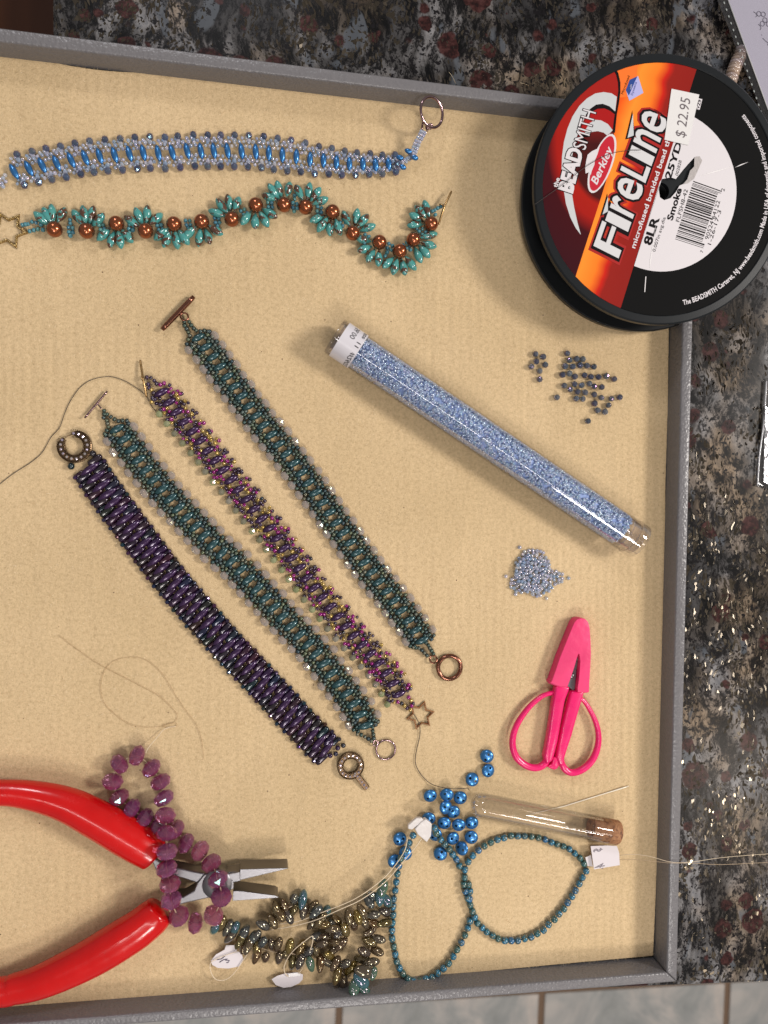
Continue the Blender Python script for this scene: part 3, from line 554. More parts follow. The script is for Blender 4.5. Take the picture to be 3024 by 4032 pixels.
# ================================================================ DARK PURPLE BRACELET
def iris():
    t=thing('beaded_bracelet','wide dark purple bracelet of stacked long beads with rhinestone clasps at both ends','bracelet',P(760,2370))
    pxs=[(354,1846),(405,1915),(449,1984),(520,2080),(592,2177),(672,2275),(758,2368),(838,2440),(912,2503),(999,2622),(1096,2745),(1159,2821),(1230,2895),(1285,2950)]
    pxs=[(354,1846),(449,1984),(520,2080),(592,2177),(672,2280),(752,2378),(835,2472),(917,2563),(999,2648),(1080,2735),(1159,2821),(1230,2895),(1285,2950)]
    R_=resample(pxs,40.6)
    for i,(x,y,tx,ty) in enumerate(R_):
        nx_,ny_=ty,-tx
        ux,uy=nx_,ny_
        def at(s,n): return (x+tx*s+nx_*n,y+ty*s+ny_*n)
        def ax(dg): a=math.radians(dg+random.uniform(-3,3)); return pxdir(ux*math.cos(a)-uy*math.sin(a),ux*math.sin(a)+uy*math.cos(a),(x,y))
        bead('satin_bead','duo',G['purple'],t,P(*at(0,0),.19),ax(0),(random.uniform(-.1,.1),random.uniform(-.1,.1),1),(.41,.34,.32))
        bead('bar_bead','bar',G['iris'],t,P(*at(14,-39),.13),ax(0),(0,random.uniform(-.1,.1),1),(.31,.36,.34)); bead('bar_bead','bar',G['iris'],t,P(*at(-17,36),.13),ax(0),(0,random.uniform(-.1,.1),1),(.31,.36,.34))
        for s,n in ((-5,-50),(4,48)): bead('bar_bead','bar',G['iris'],t,P(*at(s,n),.05),ax(0),(0,0,1),(.22,.28,.22))
        for s,n in ((-4,-69),(7,64)): bead('faceted_bead','fire',G['iris_facet'],t,P(*at(s+random.uniform(-2,2),n+random.uniform(-2,2)),.12),None,ax(90)+Vector((0,0,random.uniform(-.4,.4))),.095)
    for u,v,r in ((280,1836,.13),(366,1786,.13),(1352,2935,.10),(1330,2945,.10),(1322,2968,.10),(1300,2975,.10)): bead('end_bead','ball',G['iris'],t,P(u,v,.13),None,None,r)
    # rhinestone clasps
    def stones(parent,c,R,a0,a1,n,zt,rs=.055):
        for k in range(n):
            a=math.radians(a0+(a1-a0)*k/(n-1)); p=c+Vector((R*math.cos(a),R*math.sin(a),zt)); bead('rhinestone','fire',rh,parent,p,None,(random.uniform(-.3,.3),random.uniform(-.3,.3),1),(rs,rs,rs*.6))
    rh=M('rhinestone',rough=.04,metal=.75,coat=1,film=300,colors=[(.75,.62,.62),(.5,.45,.6),(.85,.75,.7),(.55,.5,.5)])
    def arc(name,c,R,a0,a1,w_,h,parent,closed=False):
        n=40; V=[];Fc=[]; sec=[(-w_,0),(-w_,h),(-w_*.72,h*1.15),(-w_*.6,h),(w_*.6,h),(w_*.72,h*1.15),(w_,h),(w_,0)]; m_=len(sec)
        for k in range(n+(0 if closed else 1)):
            a=math.radians(a0+(a1-a0)*k/n)
            tp=1 if closed else min(1,.25+3*min(k,n-k)/n*2.2)
            for (dr,z) in sec: V.append(c+Vector(((R+dr*tp)*math.cos(a),(R+dr*tp)*math.sin(a),z)))
        L=n if closed else n
        for k in range(L):
            j=(k+1)%n if closed else k+1
            for q in range(m_): Fc.append((k*m_+q,k*m_+(q+1)%m_,j*m_+(q+1)%m_,j*m_+q))
        if not closed: Fc.append(tuple(range(m_))); Fc.append(tuple(n*m_+q for q in range(m_))[::-1])
        o=wobj(name,V,Fc,MET['dark'],parent,False)
        dots=[]
        for k in range(46):
            a=math.radians(a0+(a1-a0)*(k+.5)/46)
            for dr in (-w_*.86,w_*.86): dots.append(xf(geo('fire'),frame(c+Vector(((R+dr)*math.cos(a),(R+dr)*math.sin(a),h*1.12)),None,None,.022)))
        wobj('milgrain_edge',*join(dots),MET['dark'],parent,True,'stuff'); return o
    c=P(296,1758,.02); arc('clasp_hoop',c,.475,-219,103,.15,.16,t); stones(t,c,.475,-208,92,15,.19); rod('clasp_pin',(257,1722),(286,1708),.15,.15,.018,MET['dark'],t)
    c=P(1379,3011,.02); arc('clasp_ring',c,.41,0,360,.125,.16,t,True); stones(t,c,.41,-40,290,15,.19,.05)
    a=P(1394,3040,.2);b=P(1447,3107,.12); d=(b-a).normalized(); n_=Vector((-d.y,d.x,0))*.12; q=[a-n_,b-n_,b+n_,a+n_]
    V,Fc=prism([v-Vector((0,0,.14)) for v in q],q,.02,1); wobj('clasp_tongue',V,Fc,MET['dark'],t,False)
    for k in range(6): bead('rhinestone','fire',rh,t,a.lerp(b,(k+.5)/6)+Vector((0,0,.01)),None,None,(.05,.05,.03))
iris()
# ================================================================ BLUE BRACELET
def blue():
    t=thing('beaded_bracelet','pale blue crystal bracelet with metallic blue centre beads and an upturned oval ring','bracelet',P(840,600))
    pts=[(-60,705),(0,690),(55,675),(113,663),(166,651),(223,642),(280,630),(335,621),(392,614),(451,610),(509,605),(564,601),(623,603),(678,600),(737,594),(791,594),(842,594),(896,594),(951,595),(1007,597),(1059,603),(1112,610),(1167,616),(1221,627),(1274,632),(1325,639),(1376,644),(1429,645),(1479,648),(1530,645)]
    sd=Seeds(t)
    for i,(x,y) in enumerate(pts[1:-0 or None],1):
        if x<0: continue
        a=pts[max(0,i-1)]; b=pts[min(len(pts)-1,i+1)]; tx,ty=b[0]-a[0],b[1]-a[1]; L=math.hypot(tx,ty); tx/=L;ty/=L; nx_,ny_=ty,-tx
        f=i/(len(pts)-1); wn=1.0 if f<.72 else 1-.45*((f-.72)/.28)
        if x<30: continue
        th=math.radians(12*(1-f)+4); dx,dy=nx_*math.cos(th)+tx*-math.sin(th),ny_*math.cos(th)-ty*math.sin(th)
        bead('two_hole_bead','duo',G['blue'],t,P(x,y,.17),pxdir(dx,dy),(0,0,1),(.32*(.75+.25*wn),.31,.30))
        for sg in (1,-1):
            for ps,pn in ((17,20),(34,20),(27,34),(8,38),(44,38),(1,50),(18,52)):
                sd.add(x+tx*ps+nx_*sg*pn*wn+random.uniform(-2,2),y+ty*ps+ny_*sg*pn*wn+random.uniform(-2,2),.12+random.uniform(-.04,.07),G['ice'],random.choice((.065,.075)),None,.9)
            bead('faceted_bead','fire',G['bluegrey'],t,P(x+tx*27+nx_*sg*62*wn,y+ty*27+ny_*sg*62*wn,.14),None,pxdir(tx,ty)+Vector((0,0,random.uniform(-.3,.3))),.145)
            bead('faceted_bead','fire',G['ice'],t,P(x+tx*27+nx_*sg*42*wn,y+ty*27+ny_*sg*42*wn,.10),None,pxdir(tx,ty),.10)
    B=lambda L:cr((900,300),.6028,L)
    for (u,v),z in zip(B([(1120,532),(1135,592),(1175,490),(1213,530)]),(.2,.2,.35,.35)): bead('two_hole_bead','drop',G['blue'],t,P(u,v,z),pxdir(1,.4),(0,0,1),(.17,.22,.3))
    chain(sd,B([(1075,560),(1095,572),(1115,568),(1135,560),(1150,548),(1165,538),(1180,530),(1195,520),(1205,505)]),[.2,.2,.22,.25,.28,.3,.33,.36,.38],G['ice'],.075)
    chain(sd,B([(1085,590),(1110,580),(1135,572),(1160,560),(1180,545),(1200,535),(1218,515)]),.22,G['ice'],.075)
    for side in (-12,6,20):
        chain(sd,[(x+side*.5,y+side*.22) for x,y in B([(1208,488),(1216,466),(1225,445),(1233,424),(1245,403),(1257,382),(1266,364)])],[.4,.45,.5,.55,.6,.65,.7],G['ice'],.07)
    for u,v in B([(1190,525),(1105,575)]): bead('faceted_bead','fire',G['bluegrey'],t,P(u,v,.3),None,(1,0,0),.14)
    chain(sd,[(8,722),(-5,727),(-18,732),(12,702),(0,705),(20,690),(22,715),(12,735)],.12,G['ice'],.075)
    sd.build()
    c=P(1700,442,.85); nrm=Vector((.45,-.15,.88)).normalized(); m=frame(c,Vector((.1,1,0)),nrm)
    pp=[m@Vector((.55*math.cos(a),.55*math.sin(a),0)) for a in [2*math.pi*i/36 for i in range(36)]]; wobj('toggle_ring',*tube(pp,.055,10,True,up=nrm),MET['nickel'],t)
    lp=catmull([P(*p,z) for p,z in zip(B([(1262,350),(1270,300),(1290,318),(1310,345),(1330,330),(1320,312),(1290,330),(1300,360)]),(.7,.75,.8,.75,.75,.8,.7,.7))],5); wobj('ring_loop',*tube(lp,.04,6),MET['nickel'],t)
blue()
# ================================================================ TURQUOISE PETAL BRACELET
def petals():
    t=thing('beaded_bracelet','turquoise petal bracelet wound in waves round copper pearls','bracelet',P(913,863))
    pe=[(214,903,[140,118,98,63]),(341,909,[124,99,72,43]),(458,881,[220,255,282,311]),(573,909,[146,115,85,48]),(685,883,[218,245,279,306]),(794,873,[222,262,292,328]),(913,863,[158,127,100,72]),(1007,808,[233,268,300,330]),(1118,806,[153,129,108,74]),(1203,815,[114,79,51,21]),(1309,835,[203,232,262,290]),(1389,918,[114,78,50,19]),(1494,954,[171,204,238,267]),(1574,990,[224,253,283,312]),(1628,944,[15,342,313,286]),(1697,882,[106,131,156,183])]
    sd=Seeds(t)
    for i,(x,y,an) in enumerate(pe):
        bead('pearl','ball',G['copper'],t,P(x,y,.34),None,None,.29)
        for a in an:
            ca,sa=math.cos(math.radians(a)),-math.sin(math.radians(a)); d=63; u,v=x+ca*d,y+sa*d
            dr=pxdir(ca,sa,(x,y)); dr=(dr+Vector((0,0,random.uniform(-.18,.12)))).normalized()
            bead('petal_bead','petal',G['picasso'],t,P(u,v,.22+random.uniform(-.04,.06)),dr,(random.uniform(-.3,.3),random.uniform(-.3,.3),1),(.365*random.uniform(.94,1.06),.40,.44))
        if i<len(pe)-1:
            x2,y2,a2=pe[i+1]; mx,my=(x+x2)/2,(y+y2)/2; L=math.hypot(x2-x,y2-y); tx,ty=(x2-x)/L,(y2-y)/L
            for s,n in ((-8,-10),(8,-8),(-6,8),(10,9),(0,22)): sd.add(mx+tx*s-ty*n,my+ty*s+tx*n,.16+random.uniform(0,.06),G['tseed'],.078,None,.6)
            s1=an[0]+an[3]; s2=a2[0]+a2[3]
            if (math.sin(math.radians(s1/2))>0)==(math.sin(math.radians(s2/2))>0):
                q=math.radians((s1+s2)/4); 
                for d in (26,40): sd.add(mx+math.cos(q)*d,my-math.sin(q)*d,.15,G['tseed'],.078,None,.6)
    K=lambda L:cr((0,650),.5425,L)
    chain(sd,K([(162,434),(185,430),(205,428),(232,412),(262,418),(298,432)]),.14,G['tseed'],.08); chain(sd,K([(215,480),(245,472),(275,466),(312,470)]),.14,G['tseed'],.08)
    B=lambda L:cr((900,300),.6028,L)
    chain(sd,B([(1408,848),(1385,853),(1366,862),(1348,874),(1332,882),(1350,905)]),.2,G['tseed'],.08)
    sd.build()
    gm=M('textured_gold',(.45,.32,.14),.25,1,bumps=(22,.6,.05)); star('star_clasp',30,905,.06,.73,55,gm,t,.09,.1); ring('jump_ring',94,906,.1,.075,.022,MET['gold'],t,(.3,0,1))
    A=P(1778,753,.25);B_=P(1748,818,.35);C_=P(1727,885,.2); wobj('toggle_bar',*tube(catmull([A,B_,C_],6),[.03]+[.045]*11+[.03],10),MET['gold'],t); ring('bar_loop',1738,806,.3,.075,.025,MET['gold'],t,(.2,1,.3))
petals()
# ================================================================ LOOSE BEADS
LENT=[(692,128,62,'blue two-hole bead at the top of the scatter, beside the scissors'),(700,222,70,'blue two-hole bead touching the topmost one'),(596,280,-30,'blue two-hole bead alone left of the upper pair'),(322,387,20,'blue two-hole bead at the left, under the needle thread'),(430,380,-50,'blue two-hole bead crossed by the dark thread'),(518,400,-30,'blue two-hole bead beside the glass tube end'),(423,462,-30,'blue two-hole bead lying directly below the thread-crossed one'),(473,492,-60,'blue two-hole bead tucked under its neighbour in the upper heap'),(312,535,10,'blue two-hole bead just above the clear plastic clip'),(413,565,-25,'blue two-hole bead in the middle row of the heap, on its left'),(508,577,-15,'blue two-hole bead at the very centre of the heap'),(593,563,15,'blue two-hole bead at the right side of the heap'),(355,640,30,'blue two-hole bead half under the turquoise strand'),(470,665,-30,'blue two-hole bead in the lower heap beside the bead strand'),(590,658,-55,'blue two-hole bead lowest on the right of the heap'),(388,765,60,'blue two-hole bead at the bottom left of the heap'),(528,730,-20,'blue two-hole bead at the very bottom of the heap'),(123,668,20,'blue two-hole bead left of the plastic clip'),(160,762,50,'blue two-hole bead under the clear threads'),(87,813,70,'blue two-hole bead lowest at the far left')]
def lentils():
    for x,y,a,lb in LENT:
        u,v=1500+x*.6028,2900+y*.6028; z=.16
        if (x,y) in ((423,462),(430,380),(508,577)): z=.30
        tl=(random.uniform(-.28,.28),random.uniform(-.28,.28),1)
        if (x,y)==(528,730): tl=(-.6,.2,.7)
        o=bead('lentil_bead','lentil',G['blue'],None,P(u,v,z),dirw(a),tl,.275)
        tag(o,lb,'bead','loose metallic blue two-hole beads')
lentils()
FAC=[(385,173),(440,193),(392,228),(355,265),(455,252),(415,297),(415,357),(615,168),(630,217),(682,208),(728,210),(600,262),(655,265),(708,255),(758,258),(808,265),(580,323),(630,315),(670,337),(740,327),(787,338),(842,340),(898,333),(955,355),(593,403),(668,392),(720,400),(775,388),(812,408),(865,413),(637,430),(690,447),(745,452),(540,488),(680,497),(728,500),(810,467),(862,490),(935,497),(995,487),(813,532),(915,545),(835,582),(888,592),(766,660)]
def facets():
    sp={(415,357):'small slate-blue faceted bead lowest of the left group',(385,173):'small slate-blue faceted bead topmost of the left group',(615,168):'small slate-blue faceted bead topmost of the big scatter',(955,355):'small slate-blue faceted bead at the right end of a row',(540,488):'small slate-blue faceted bead alone left of the big scatter',(995,487):'small slate-blue faceted bead furthest to the right',(766,660):'small slate-blue faceted bead alone nearest the bead tube'}
    rows=[(8,11,'top'),(11,16,'second'),(16,24,'third'),(24,30,'fourth'),(30,33,'fifth'),(34,39,'sixth'),(40,42,'seventh'),(42,44,'bottom')]; o_=['first','second','third','fourth','fifth','sixth','seventh','eighth']
    lef={(440,193):'on the upper right of',(392,228):'in the middle of',(355,265):'furthest left in',(455,252):'furthest right in',(415,297):'second lowest in'}
    for k,q in enumerate(FAC):
        o=bead('faceted_bead','fire',G['slate'],None,P(1900+q[0]*.5424,1300+q[1]*.5424,.13),None,(random.uniform(-1,1),random.uniform(-1,1),random.uniform(-.6,1)),.138*random.uniform(.94,1.05))
        lb=sp.get(q)
        if not lb and q in lef: lb='slate-blue faceted bead '+lef[q]+' the left group of seven'
        if not lb:
            for a,b,nm in rows:
                if a<=k<b:
                    xs=sorted(p[0] for p in FAC[a:b]); lb='slate-blue faceted bead, %s from left in the %s row of the big scatter'%(o_[xs.index(q[0])],nm)
        tag(o,lb,'bead','slate-blue faceted beads scattered under the spool')
facets()
def heap():
    stray=[(270,1577,'tiny clear seed bead alone above the heap, near the tube'),(170,1787,'tiny clear seed bead alone left of the heap'),(240,1917,'tiny clear seed bead below the heap at its lower left'),(625,1800,'tiny clear seed bead furthest right of the heap'),(465,1947,'tiny clear seed bead furthest below the heap')]
    def one(x,y,z,lb): tag(bead('seed_bead','seed',G['ice'],None,P(1900+x*.5424,1300+y*.5424,z),None,(random.uniform(-1,1),random.uniform(-1,1),random.uniform(-.3,1)),.078),lb,'bead','clear iridescent seed beads loose on the mat')
    for x,y,lb in stray: one(x,y,.06,lb)
    pts=[]; k=0
    outl=lambda a:.0
    poly=[(235,1680),(300,1600),(380,1590),(440,1610),(480,1680),(500,1740),(580,1765),(600,1815),(520,1850),(480,1900),(400,1935),(320,1900),(260,1910),(205,1880),(200,1810),(240,1770)]
    def inside(x,y):
        c=False;n=len(poly)
        for i in range(n):
            (x1,y1),(x2,y2)=poly[i],poly[i-1]
            if (y1>y)!=(y2>y) and x<(x2-x1)*(y-y1)/(y2-y1)+x1: c=not c
        return c
    tries=0
    while len(pts)<215 and tries<20000:
        tries+=1; x=random.uniform(200,600); y=random.uniform(1590,1935)
        if not inside(x,y): continue
        d=[p for p in pts if (p[0]-x)**2+(p[1]-y)**2<22**2]
        lv=0 if not d else 1
        if lv and (((x-360)/120)**2+((y-1770)/140)**2>1 or any(p[2]==1 and (p[0]-x)**2+(p[1]-y)**2<20**2 for p in pts)): continue
        pts.append((x,y,lv))
    for x,y,lv in pts: one(x,y,.06+lv*.12,'tiny clear seed bead in the heap above the scissors')
heap()
# ================================================================ THREAD SPOOL
def spool():
    Cc=Vector((15.40,12.28,2.65)); n=Vector((-.05,-.07,1)).normalized(); e=Vector((0,1,0)).cross(n).normalized(); f=n.cross(e)
    rot=Matrix((e,f,n)).transposed(); t=thing('thread_spool','large black spool of beading thread with a red and orange label, overhanging the tray corner','thread spool',Cc-n*2.0,None,rot); F4=Matrix.Translation(Cc)@rot.to_4x4()
    o=Vector((0,0,CH))
    def L(u,v,h=0.0):      # photo point to the spool's own top plane
        d=RM@Vector(((u-1512)/F,-(v-2016)/F,-1)); p0=Cc+n*h; k=(p0-o).dot(n)/d.dot(n); p=o+d*k-Cc; return Vector((p.dot(e),p.dot(f),h))
    Ro=5.10; Rl=4.76
    bk=M('black_plastic',(.010,.011,.012),.28,spec=.35,bumps=(6,.03,.02)); bkm=M('worn_black_rim',(.011,.013,.015),.36,spec=.22,bumps=(20,.10,.01)); bp=M('black_label',(.006,.006,.006),.14,spec=.25,bumps=(1.0,.08,.04))
    def add(name,V,Fc,mat,parent=t,smooth=True,kind=None): return obj(name,mesh(name,V,Fc,mat,smooth),parent,F4,kind)
    def solid(prof,seg=96): return lathe_closed(prof,seg)
    def add_(*a):
        o=add(*a); o.data.set_sharp_from_angle(angle=.35); return o
    add_('top_flange',*solid([(.33,-.12),(Rl,-.12),(Rl,-.03),(Rl+.03,0),(Ro-.06,-.02),(Ro,-.07),(Ro,-.28),(Ro-.05,-.34),(.33,-.34)]),bkm)
    add('hub',*solid([(.33,-.34),(4.1,-.34),(4.1,-1.70),(.33,-1.70)]),bk)
    add_('bottom_flange',*solid([(.33,-1.70),(Ro-.05,-1.66),(Ro,-1.72),(Ro,-1.94),(Ro-.06,-2.0),(.33,-2.0)]),bk)
    q=[(math.cos(a),math.sin(a)) for a in [2*math.pi*i/72 for i in range(72)]]
    # torn hole in the label
    k3=(2000,100); s3=.6172
    hole=[L(u,v) for u,v in cr(k3,s3,[(970,1000),(985,978),(1040,967),(1075,977),(1120,920),(1155,880),(1190,842),(1202,852),(1190,900),(1165,925),(1147,980),(1120,1010),(1098,1020),(1075,1060),(1040,1100),(1000,1113),(973,1095),(966,1050)])]
    def clipc(poly,r=Rl-.01,m=72):
        out=[(p.x,p.y) for p in poly]
        for i in range(m):
            a=2*math.pi*(i+.5)/m; nx,ny=math.cos(a),math.sin(a); res=[]
            for j in range(len(out)):
                P0,P1=out[j-1],out[j]; d0=P0[0]*nx+P0[1]*ny-r; d1=P1[0]*nx+P1[1]*ny-r
                if (d0<=0)!=(d1<=0): tt=d0/(d0-d1); res.append((P0[0]+(P1[0]-P0[0])*tt,P0[1]+(P1[1]-P0[1])*tt))
                if d1<=0: res.append(P1)
            out=res
            if not out: break
        return out
    lev=[0]
    def flat(name,poly,mat,h,hol=None,clip=True,parent=None):
        pl=clipc(poly) if clip else [(p.x,p.y) for p in poly]
        loops=[pl]+([[(p.x,p.y) for p in hol]] if hol else []); allp=[p for l in loops for p in l]
        Fc=[]
        for a,b,c in tri_poly(loops):
            A,B,C2=allp[a],allp[b],allp[c]
            cz=(B[0]-A[0])*(C2[1]-A[1])-(B[1]-A[1])*(C2[0]-A[0])
            if abs(cz)>1e-9: Fc.append((a,b,c) if cz>0 else (a,c,b))
        return add(name,[(x,y,h) for x,y in allp],Fc,mat,parent or LB,False)
    B0=-.045
    base=[Vector((x*(Rl-.01),y*(Rl-.01),0)) for x,y in q]
    LB=None; LB=flat('label',base,bp,B0,hole,False,t)
    # --- printed colours
    l0=L(*cr(k3,s3,[(815,1510)])[0]); l1=L(*cr(k3,s3,[(1060,740)])[0]); dv=(l1-l0).normalized(); pv=Vector((-dv.y,dv.x,0))
    def m_band():
        m,tt,b=nt('label_flames'); tc=N(tt,'ShaderNodeTexCoord'); dp=N(tt,'ShaderNodeVectorMath',operation='DOT_PRODUCT'); dp.inputs[1].default_value=pv
        tt.links.new(tc.outputs['Object'],dp.inputs[0]); dp2=N(tt,'ShaderNodeVectorMath',operation='DOT_PRODUCT'); dp2.inputs[1].default_value=dv; tt.links.new(tc.outputs['Object'],dp2.inputs[0])
        off=l0.dot(pv); mr=N(tt,'ShaderNodeMapRange'); mr.inputs['From Min'].default_value=off; mr.inputs['From Max'].default_value=off+4; tt.links.new(dp.outputs['Value'],mr.inputs[0])
        cmb=N(tt,'ShaderNodeCombineXYZ'); tt.links.new(dp2.outputs['Value'],cmb.inputs[1]); nn=noise(tt,.55,2,cmb.outputs[0]); nn2=N(tt,'ShaderNodeMath',operation='MULTIPLY_ADD'); nn2.inputs[1].default_value=.22; nn2.inputs[2].default_value=-.11; tt.links.new(nn.outputs[0],nn2.inputs[0])
        ad=N(tt,'ShaderNodeMath',operation='ADD'); tt.links.new(mr.outputs[0],ad.inputs[0]); tt.links.new(nn2.outputs[0],ad.inputs[1])
        c=ramp(tt,ad.outputs[0],[(0,(.25,.014,.010)),(.21,(.27,.016,.011)),(.26,(.55,.018,.010)),(.36,(.86,.20,.02)),(.50,(.90,.27,.03)),(.62,(.80,.11,.012)),(.75,(.62,.03,.01)),(1,(.55,.02,.01))])
        tt.links.new(c,b.inputs['Base Color']); b.inputs['Roughness'].default_value=.3; b.inputs['Specular IOR Level'].default_value=.15; bump(tt,b,noise(tt,1.2,2).outputs[0],.15,.04); return m
    far=dv*12; bandL=L(*cr(k3,s3,[(445,1565)])[0])
    band=[l0-far,l0+far,l0+far+pv*3.2,L(*cr(k3,s3,[(1000,-60)])[0]),L(*cr(k3,s3,[(600,1085)])[0]),bandL,bandL-dv*3]
    band=[l0-dv*8,l0+dv*12,l0+dv*12+pv*6,l0-dv*8+pv*6]
    mb=m_band(); flat('printed_band',band,mb,B0+.003)
    # maroon side with its red glow
    def m_side():
        m,tt,b=nt('label_maroon'); tc=N(tt,'ShaderNodeTexCoord'); c0=L(2395,560); sb=N(tt,'ShaderNodeVectorMath',operation='SUBTRACT'); sb.inputs[1].default_value=(c0.x,c0.y,B0); tt.links.new(tc.outputs['Object'],sb.inputs[0]); mpn=N(tt,'ShaderNodeMapping'); mpn.inputs['Rotation'].default_value=(0,0,.35); mpn.inputs['Scale'].default_value=(1,.68,1); tt.links.new(sb.outputs[0],mpn.inputs[0]); ln=N(tt,'ShaderNodeVectorMath',operation='LENGTH'); tt.links.new(mpn.outputs[0],ln.inputs[0])
        mr=N(tt,'ShaderNodeMapRange'); mr.inputs['From Max'].default_value=4; tt.links.new(ln.outputs['Value'],mr.inputs[0])
        c=ramp(tt,mr.outputs[0],[(0,(.05,.008,.008)),(.36,(.06,.008,.008)),(.40,(.36,.014,.008)),(.50,(.34,.012,.008)),(.60,(.05,.005,.008)),(1,(.035,.006,.010))])
        sx=N(tt,'ShaderNodeSeparateXYZ'); tt.links.new(tc.outputs['Object'],sx.inputs[0]); b.inputs['Specular IOR Level'].default_value=.15
        mr2=N(tt,'ShaderNodeMapRange'); mr2.inputs['From Min'].default_value=1.6; mr2.inputs['From Max'].default_value=3.2; tt.links.new(sx.outputs[1],mr2.inputs[0]); c=mix(tt,mr2.outputs[0],c,(.34,.016,.012)); tt.links.new(c,b.inputs['Base Color']); b.inputs['Roughness'].default_value=.3; return m
    K5=lambda P_:[L(*p) for p in cr((2050,150),.3315,P_)]
    K3=lambda P_:[L(*p) for p in cr(k3,s3,P_)]
    side=K5([(1095,300),(1150,420),(1180,540),(1183,640),(1165,760),(1140,900),(1125,1000),(1112,1120),(1130,1230),(1100,1420),(1060,1560)])+K3([(600,1085),(445,1565)])+[bandL-dv*2+pv*0,L(2000,1150),L(1950,700),L(2100,100),L(2350,150)]
    ms=m_side(); flat('printed_side',side,ms,B0+.005)
    red=M('label_red',(.36,.012,.012),.3,spec=.15); silver=M('label_silver',(.58,.60,.61),.28,.1,bumps=(2,.3,.05)); blk=M('label_ink_black',(.008,.006,.007),.3,spec=.15); wht=M('label_white',(.66,.63,.65),.4,spec=.3,bumps=(3,.12,.02)); ink=M('price_ink',(.12,.10,.11),.5)
    flat('printed_orange',K5([(1110,300),(1200,250),(1400,240),(1385,450),(1300,690),(1180,700),(1188,600),(1178,500),(1150,400)]),M('label_orange',(.85,.17,.02),.3),B0+.004)
    flat('printed_line',K5([(1085,330),(1120,330),(1165,410),(1190,520),(1190,640),(1172,770),(1148,900),(1125,1120),(1095,1115),(1108,1000),(1128,870),(1150,740),(1165,620),(1160,520),(1138,430)]),blk,B0+.009)
    flat('swoosh',K5([(1148,692),(1085,650),(990,635),(890,652),(790,712),(700,800),(620,925),(560,1070),(518,1230),(495,1400),(490,1560),(500,1760)])+K3([(360,1060),(372,1135),(400,1222),(435,1292),(468,1335),(446,1255),(425,1160),(412,1080)])+K5([(605,1700),(600,1560),(615,1400),(650,1230),(710,1060),(775,920),(835,840),(900,790),(980,778),(1060,805),(1128,868)]),silver,B0+.008)
    flat('swoosh_shadow',K5([(1130,868),(1060,805),(980,775),(900,785),(830,835),(775,910),(800,930),(850,870),(920,835),(1000,830),(1070,860),(1120,900)]),blk,B0+.0085)
    flat('swoosh_red',K5([(1120,900),(1070,860),(1000,830),(920,835),(850,870),(800,930),(745,1020),(700,1120),(680,1240),(760,1200),(800,1060),(880,975),(960,975),(1040,1015),(1098,1085)]),red,B0+.008)
    flat('swoosh',K5([(1098,1088),(1040,1015),(960,972),(890,965),(825,1005),(780,1075),(755,1170),(800,1150),(850,1110),(920,1100),(990,1118),(1030,1150),(1060,1130)]),silver,B0+.0087)
    # white disc part
    rc=L(2904,797).length; wp=[Vector((x*3.06,y*3.06,0)) for x,y in q]; cut=[]
    # keep the side right of the band
    def keep(poly,p0,nrm):
        out=[]
        for j in range(len(poly)):
            A,B=poly[j-1],poly[j]; d0=(A-p0).dot(nrm); d1=(B-p0).dot(nrm)
            if (d0<=0)!=(d1<=0): out.append(A+(B-A)*(d0/(d0-d1)))
            if d1<=0: out.append(B)
        return out
    flat('white_panel',keep(wp,l0,pv),wht,B0+.004,hole,False)
    flat('black_field',keep([Vector((x*(Rl-.015),y*(Rl-.015),0)) for x,y in q],l0+pv*.0,pv),bp,B0+.0035,hole,False)
    flat('torn_paper',K3([(1192,838),(1225,833),(1242,860),(1222,905),(1190,975),(1150,1005),(1120,1012),(1147,980),(1165,925),(1190,900)]),M('torn_paper',(.42,.39,.38),.9,bumps=(9,.6,.08)),B0+.02,None,False)
    for a in ([(1205,965),(1330,925),(1450,893),(1332,932)],[(1450,905),(1485,893),(1540,868),(1490,884)],[(905,1560),(915,1500),(950,1250),(908,1500)],[(873,1700),(880,1600),(885,1600),(878,1700)]): flat('crease',K3(a),M('crease_white',(.75,.73,.73),.6),B0+.012,None,False)
    # --- lettering
    def txt(s,p0,p1,top,mat,h,K=K3,bold=0,name='lettering'):
        a,b,c=K([p0,p1,top]); fn=lambda x,y: Vector(((a+(b-a)*x+(c-a)*y).x,(a+(b-a)*x+(c-a)*y).y,B0+h)); V,Fc=text_faces(s,fn,bold); return add(name,V,Fc,mat,LB,False,'stuff' if s.startswith('0.007') else None)
    slots=[('F',0,.175,1),('\u0131',.195,.25,1.36),('r',.285,.375,1.36),('e',.395,.52,1.36),('L',.545,.65,1),('\u0131',.672,.725,1.36),('n',.76,.865,1.36),('e',.885,1.0,1.36)]
    a_,b_,c_=K3([(707,1478),(1020,598),(548,1398)])
    for bold_,mat_,h_,nm in ((.10,M('glow_red',(.36,.012,.01),.3),.0095,'letter_glow'),(.062,blk,.011,'letter_outline'),(.014,M('letter_silver',(.62,.62,.63),.3),.014,'letter')):
        for k_,(ch,x0_,x1_,ys) in enumerate(slots):
            V0,F0,_,_,cap=glyphs(ch,bold_); r0=glyphs(ch,0.0)[0]; lo,hi=r0[:,0].min(),r0[:,0].max(); V=[]
            for v in V0:
                x=x0_+(x1_-x0_)*(v[0]-lo)/(hi-lo)*.97; y=v[1]/cap*ys if v[1]>0 else v[1]/cap; p=a_+(b_-a_)*x+(c_-a_)*y; V.append(Vector((p.x,p.y,B0+h_+.0006*(k_%2))))
            add(nm,V,F0,mat_,LB,False)
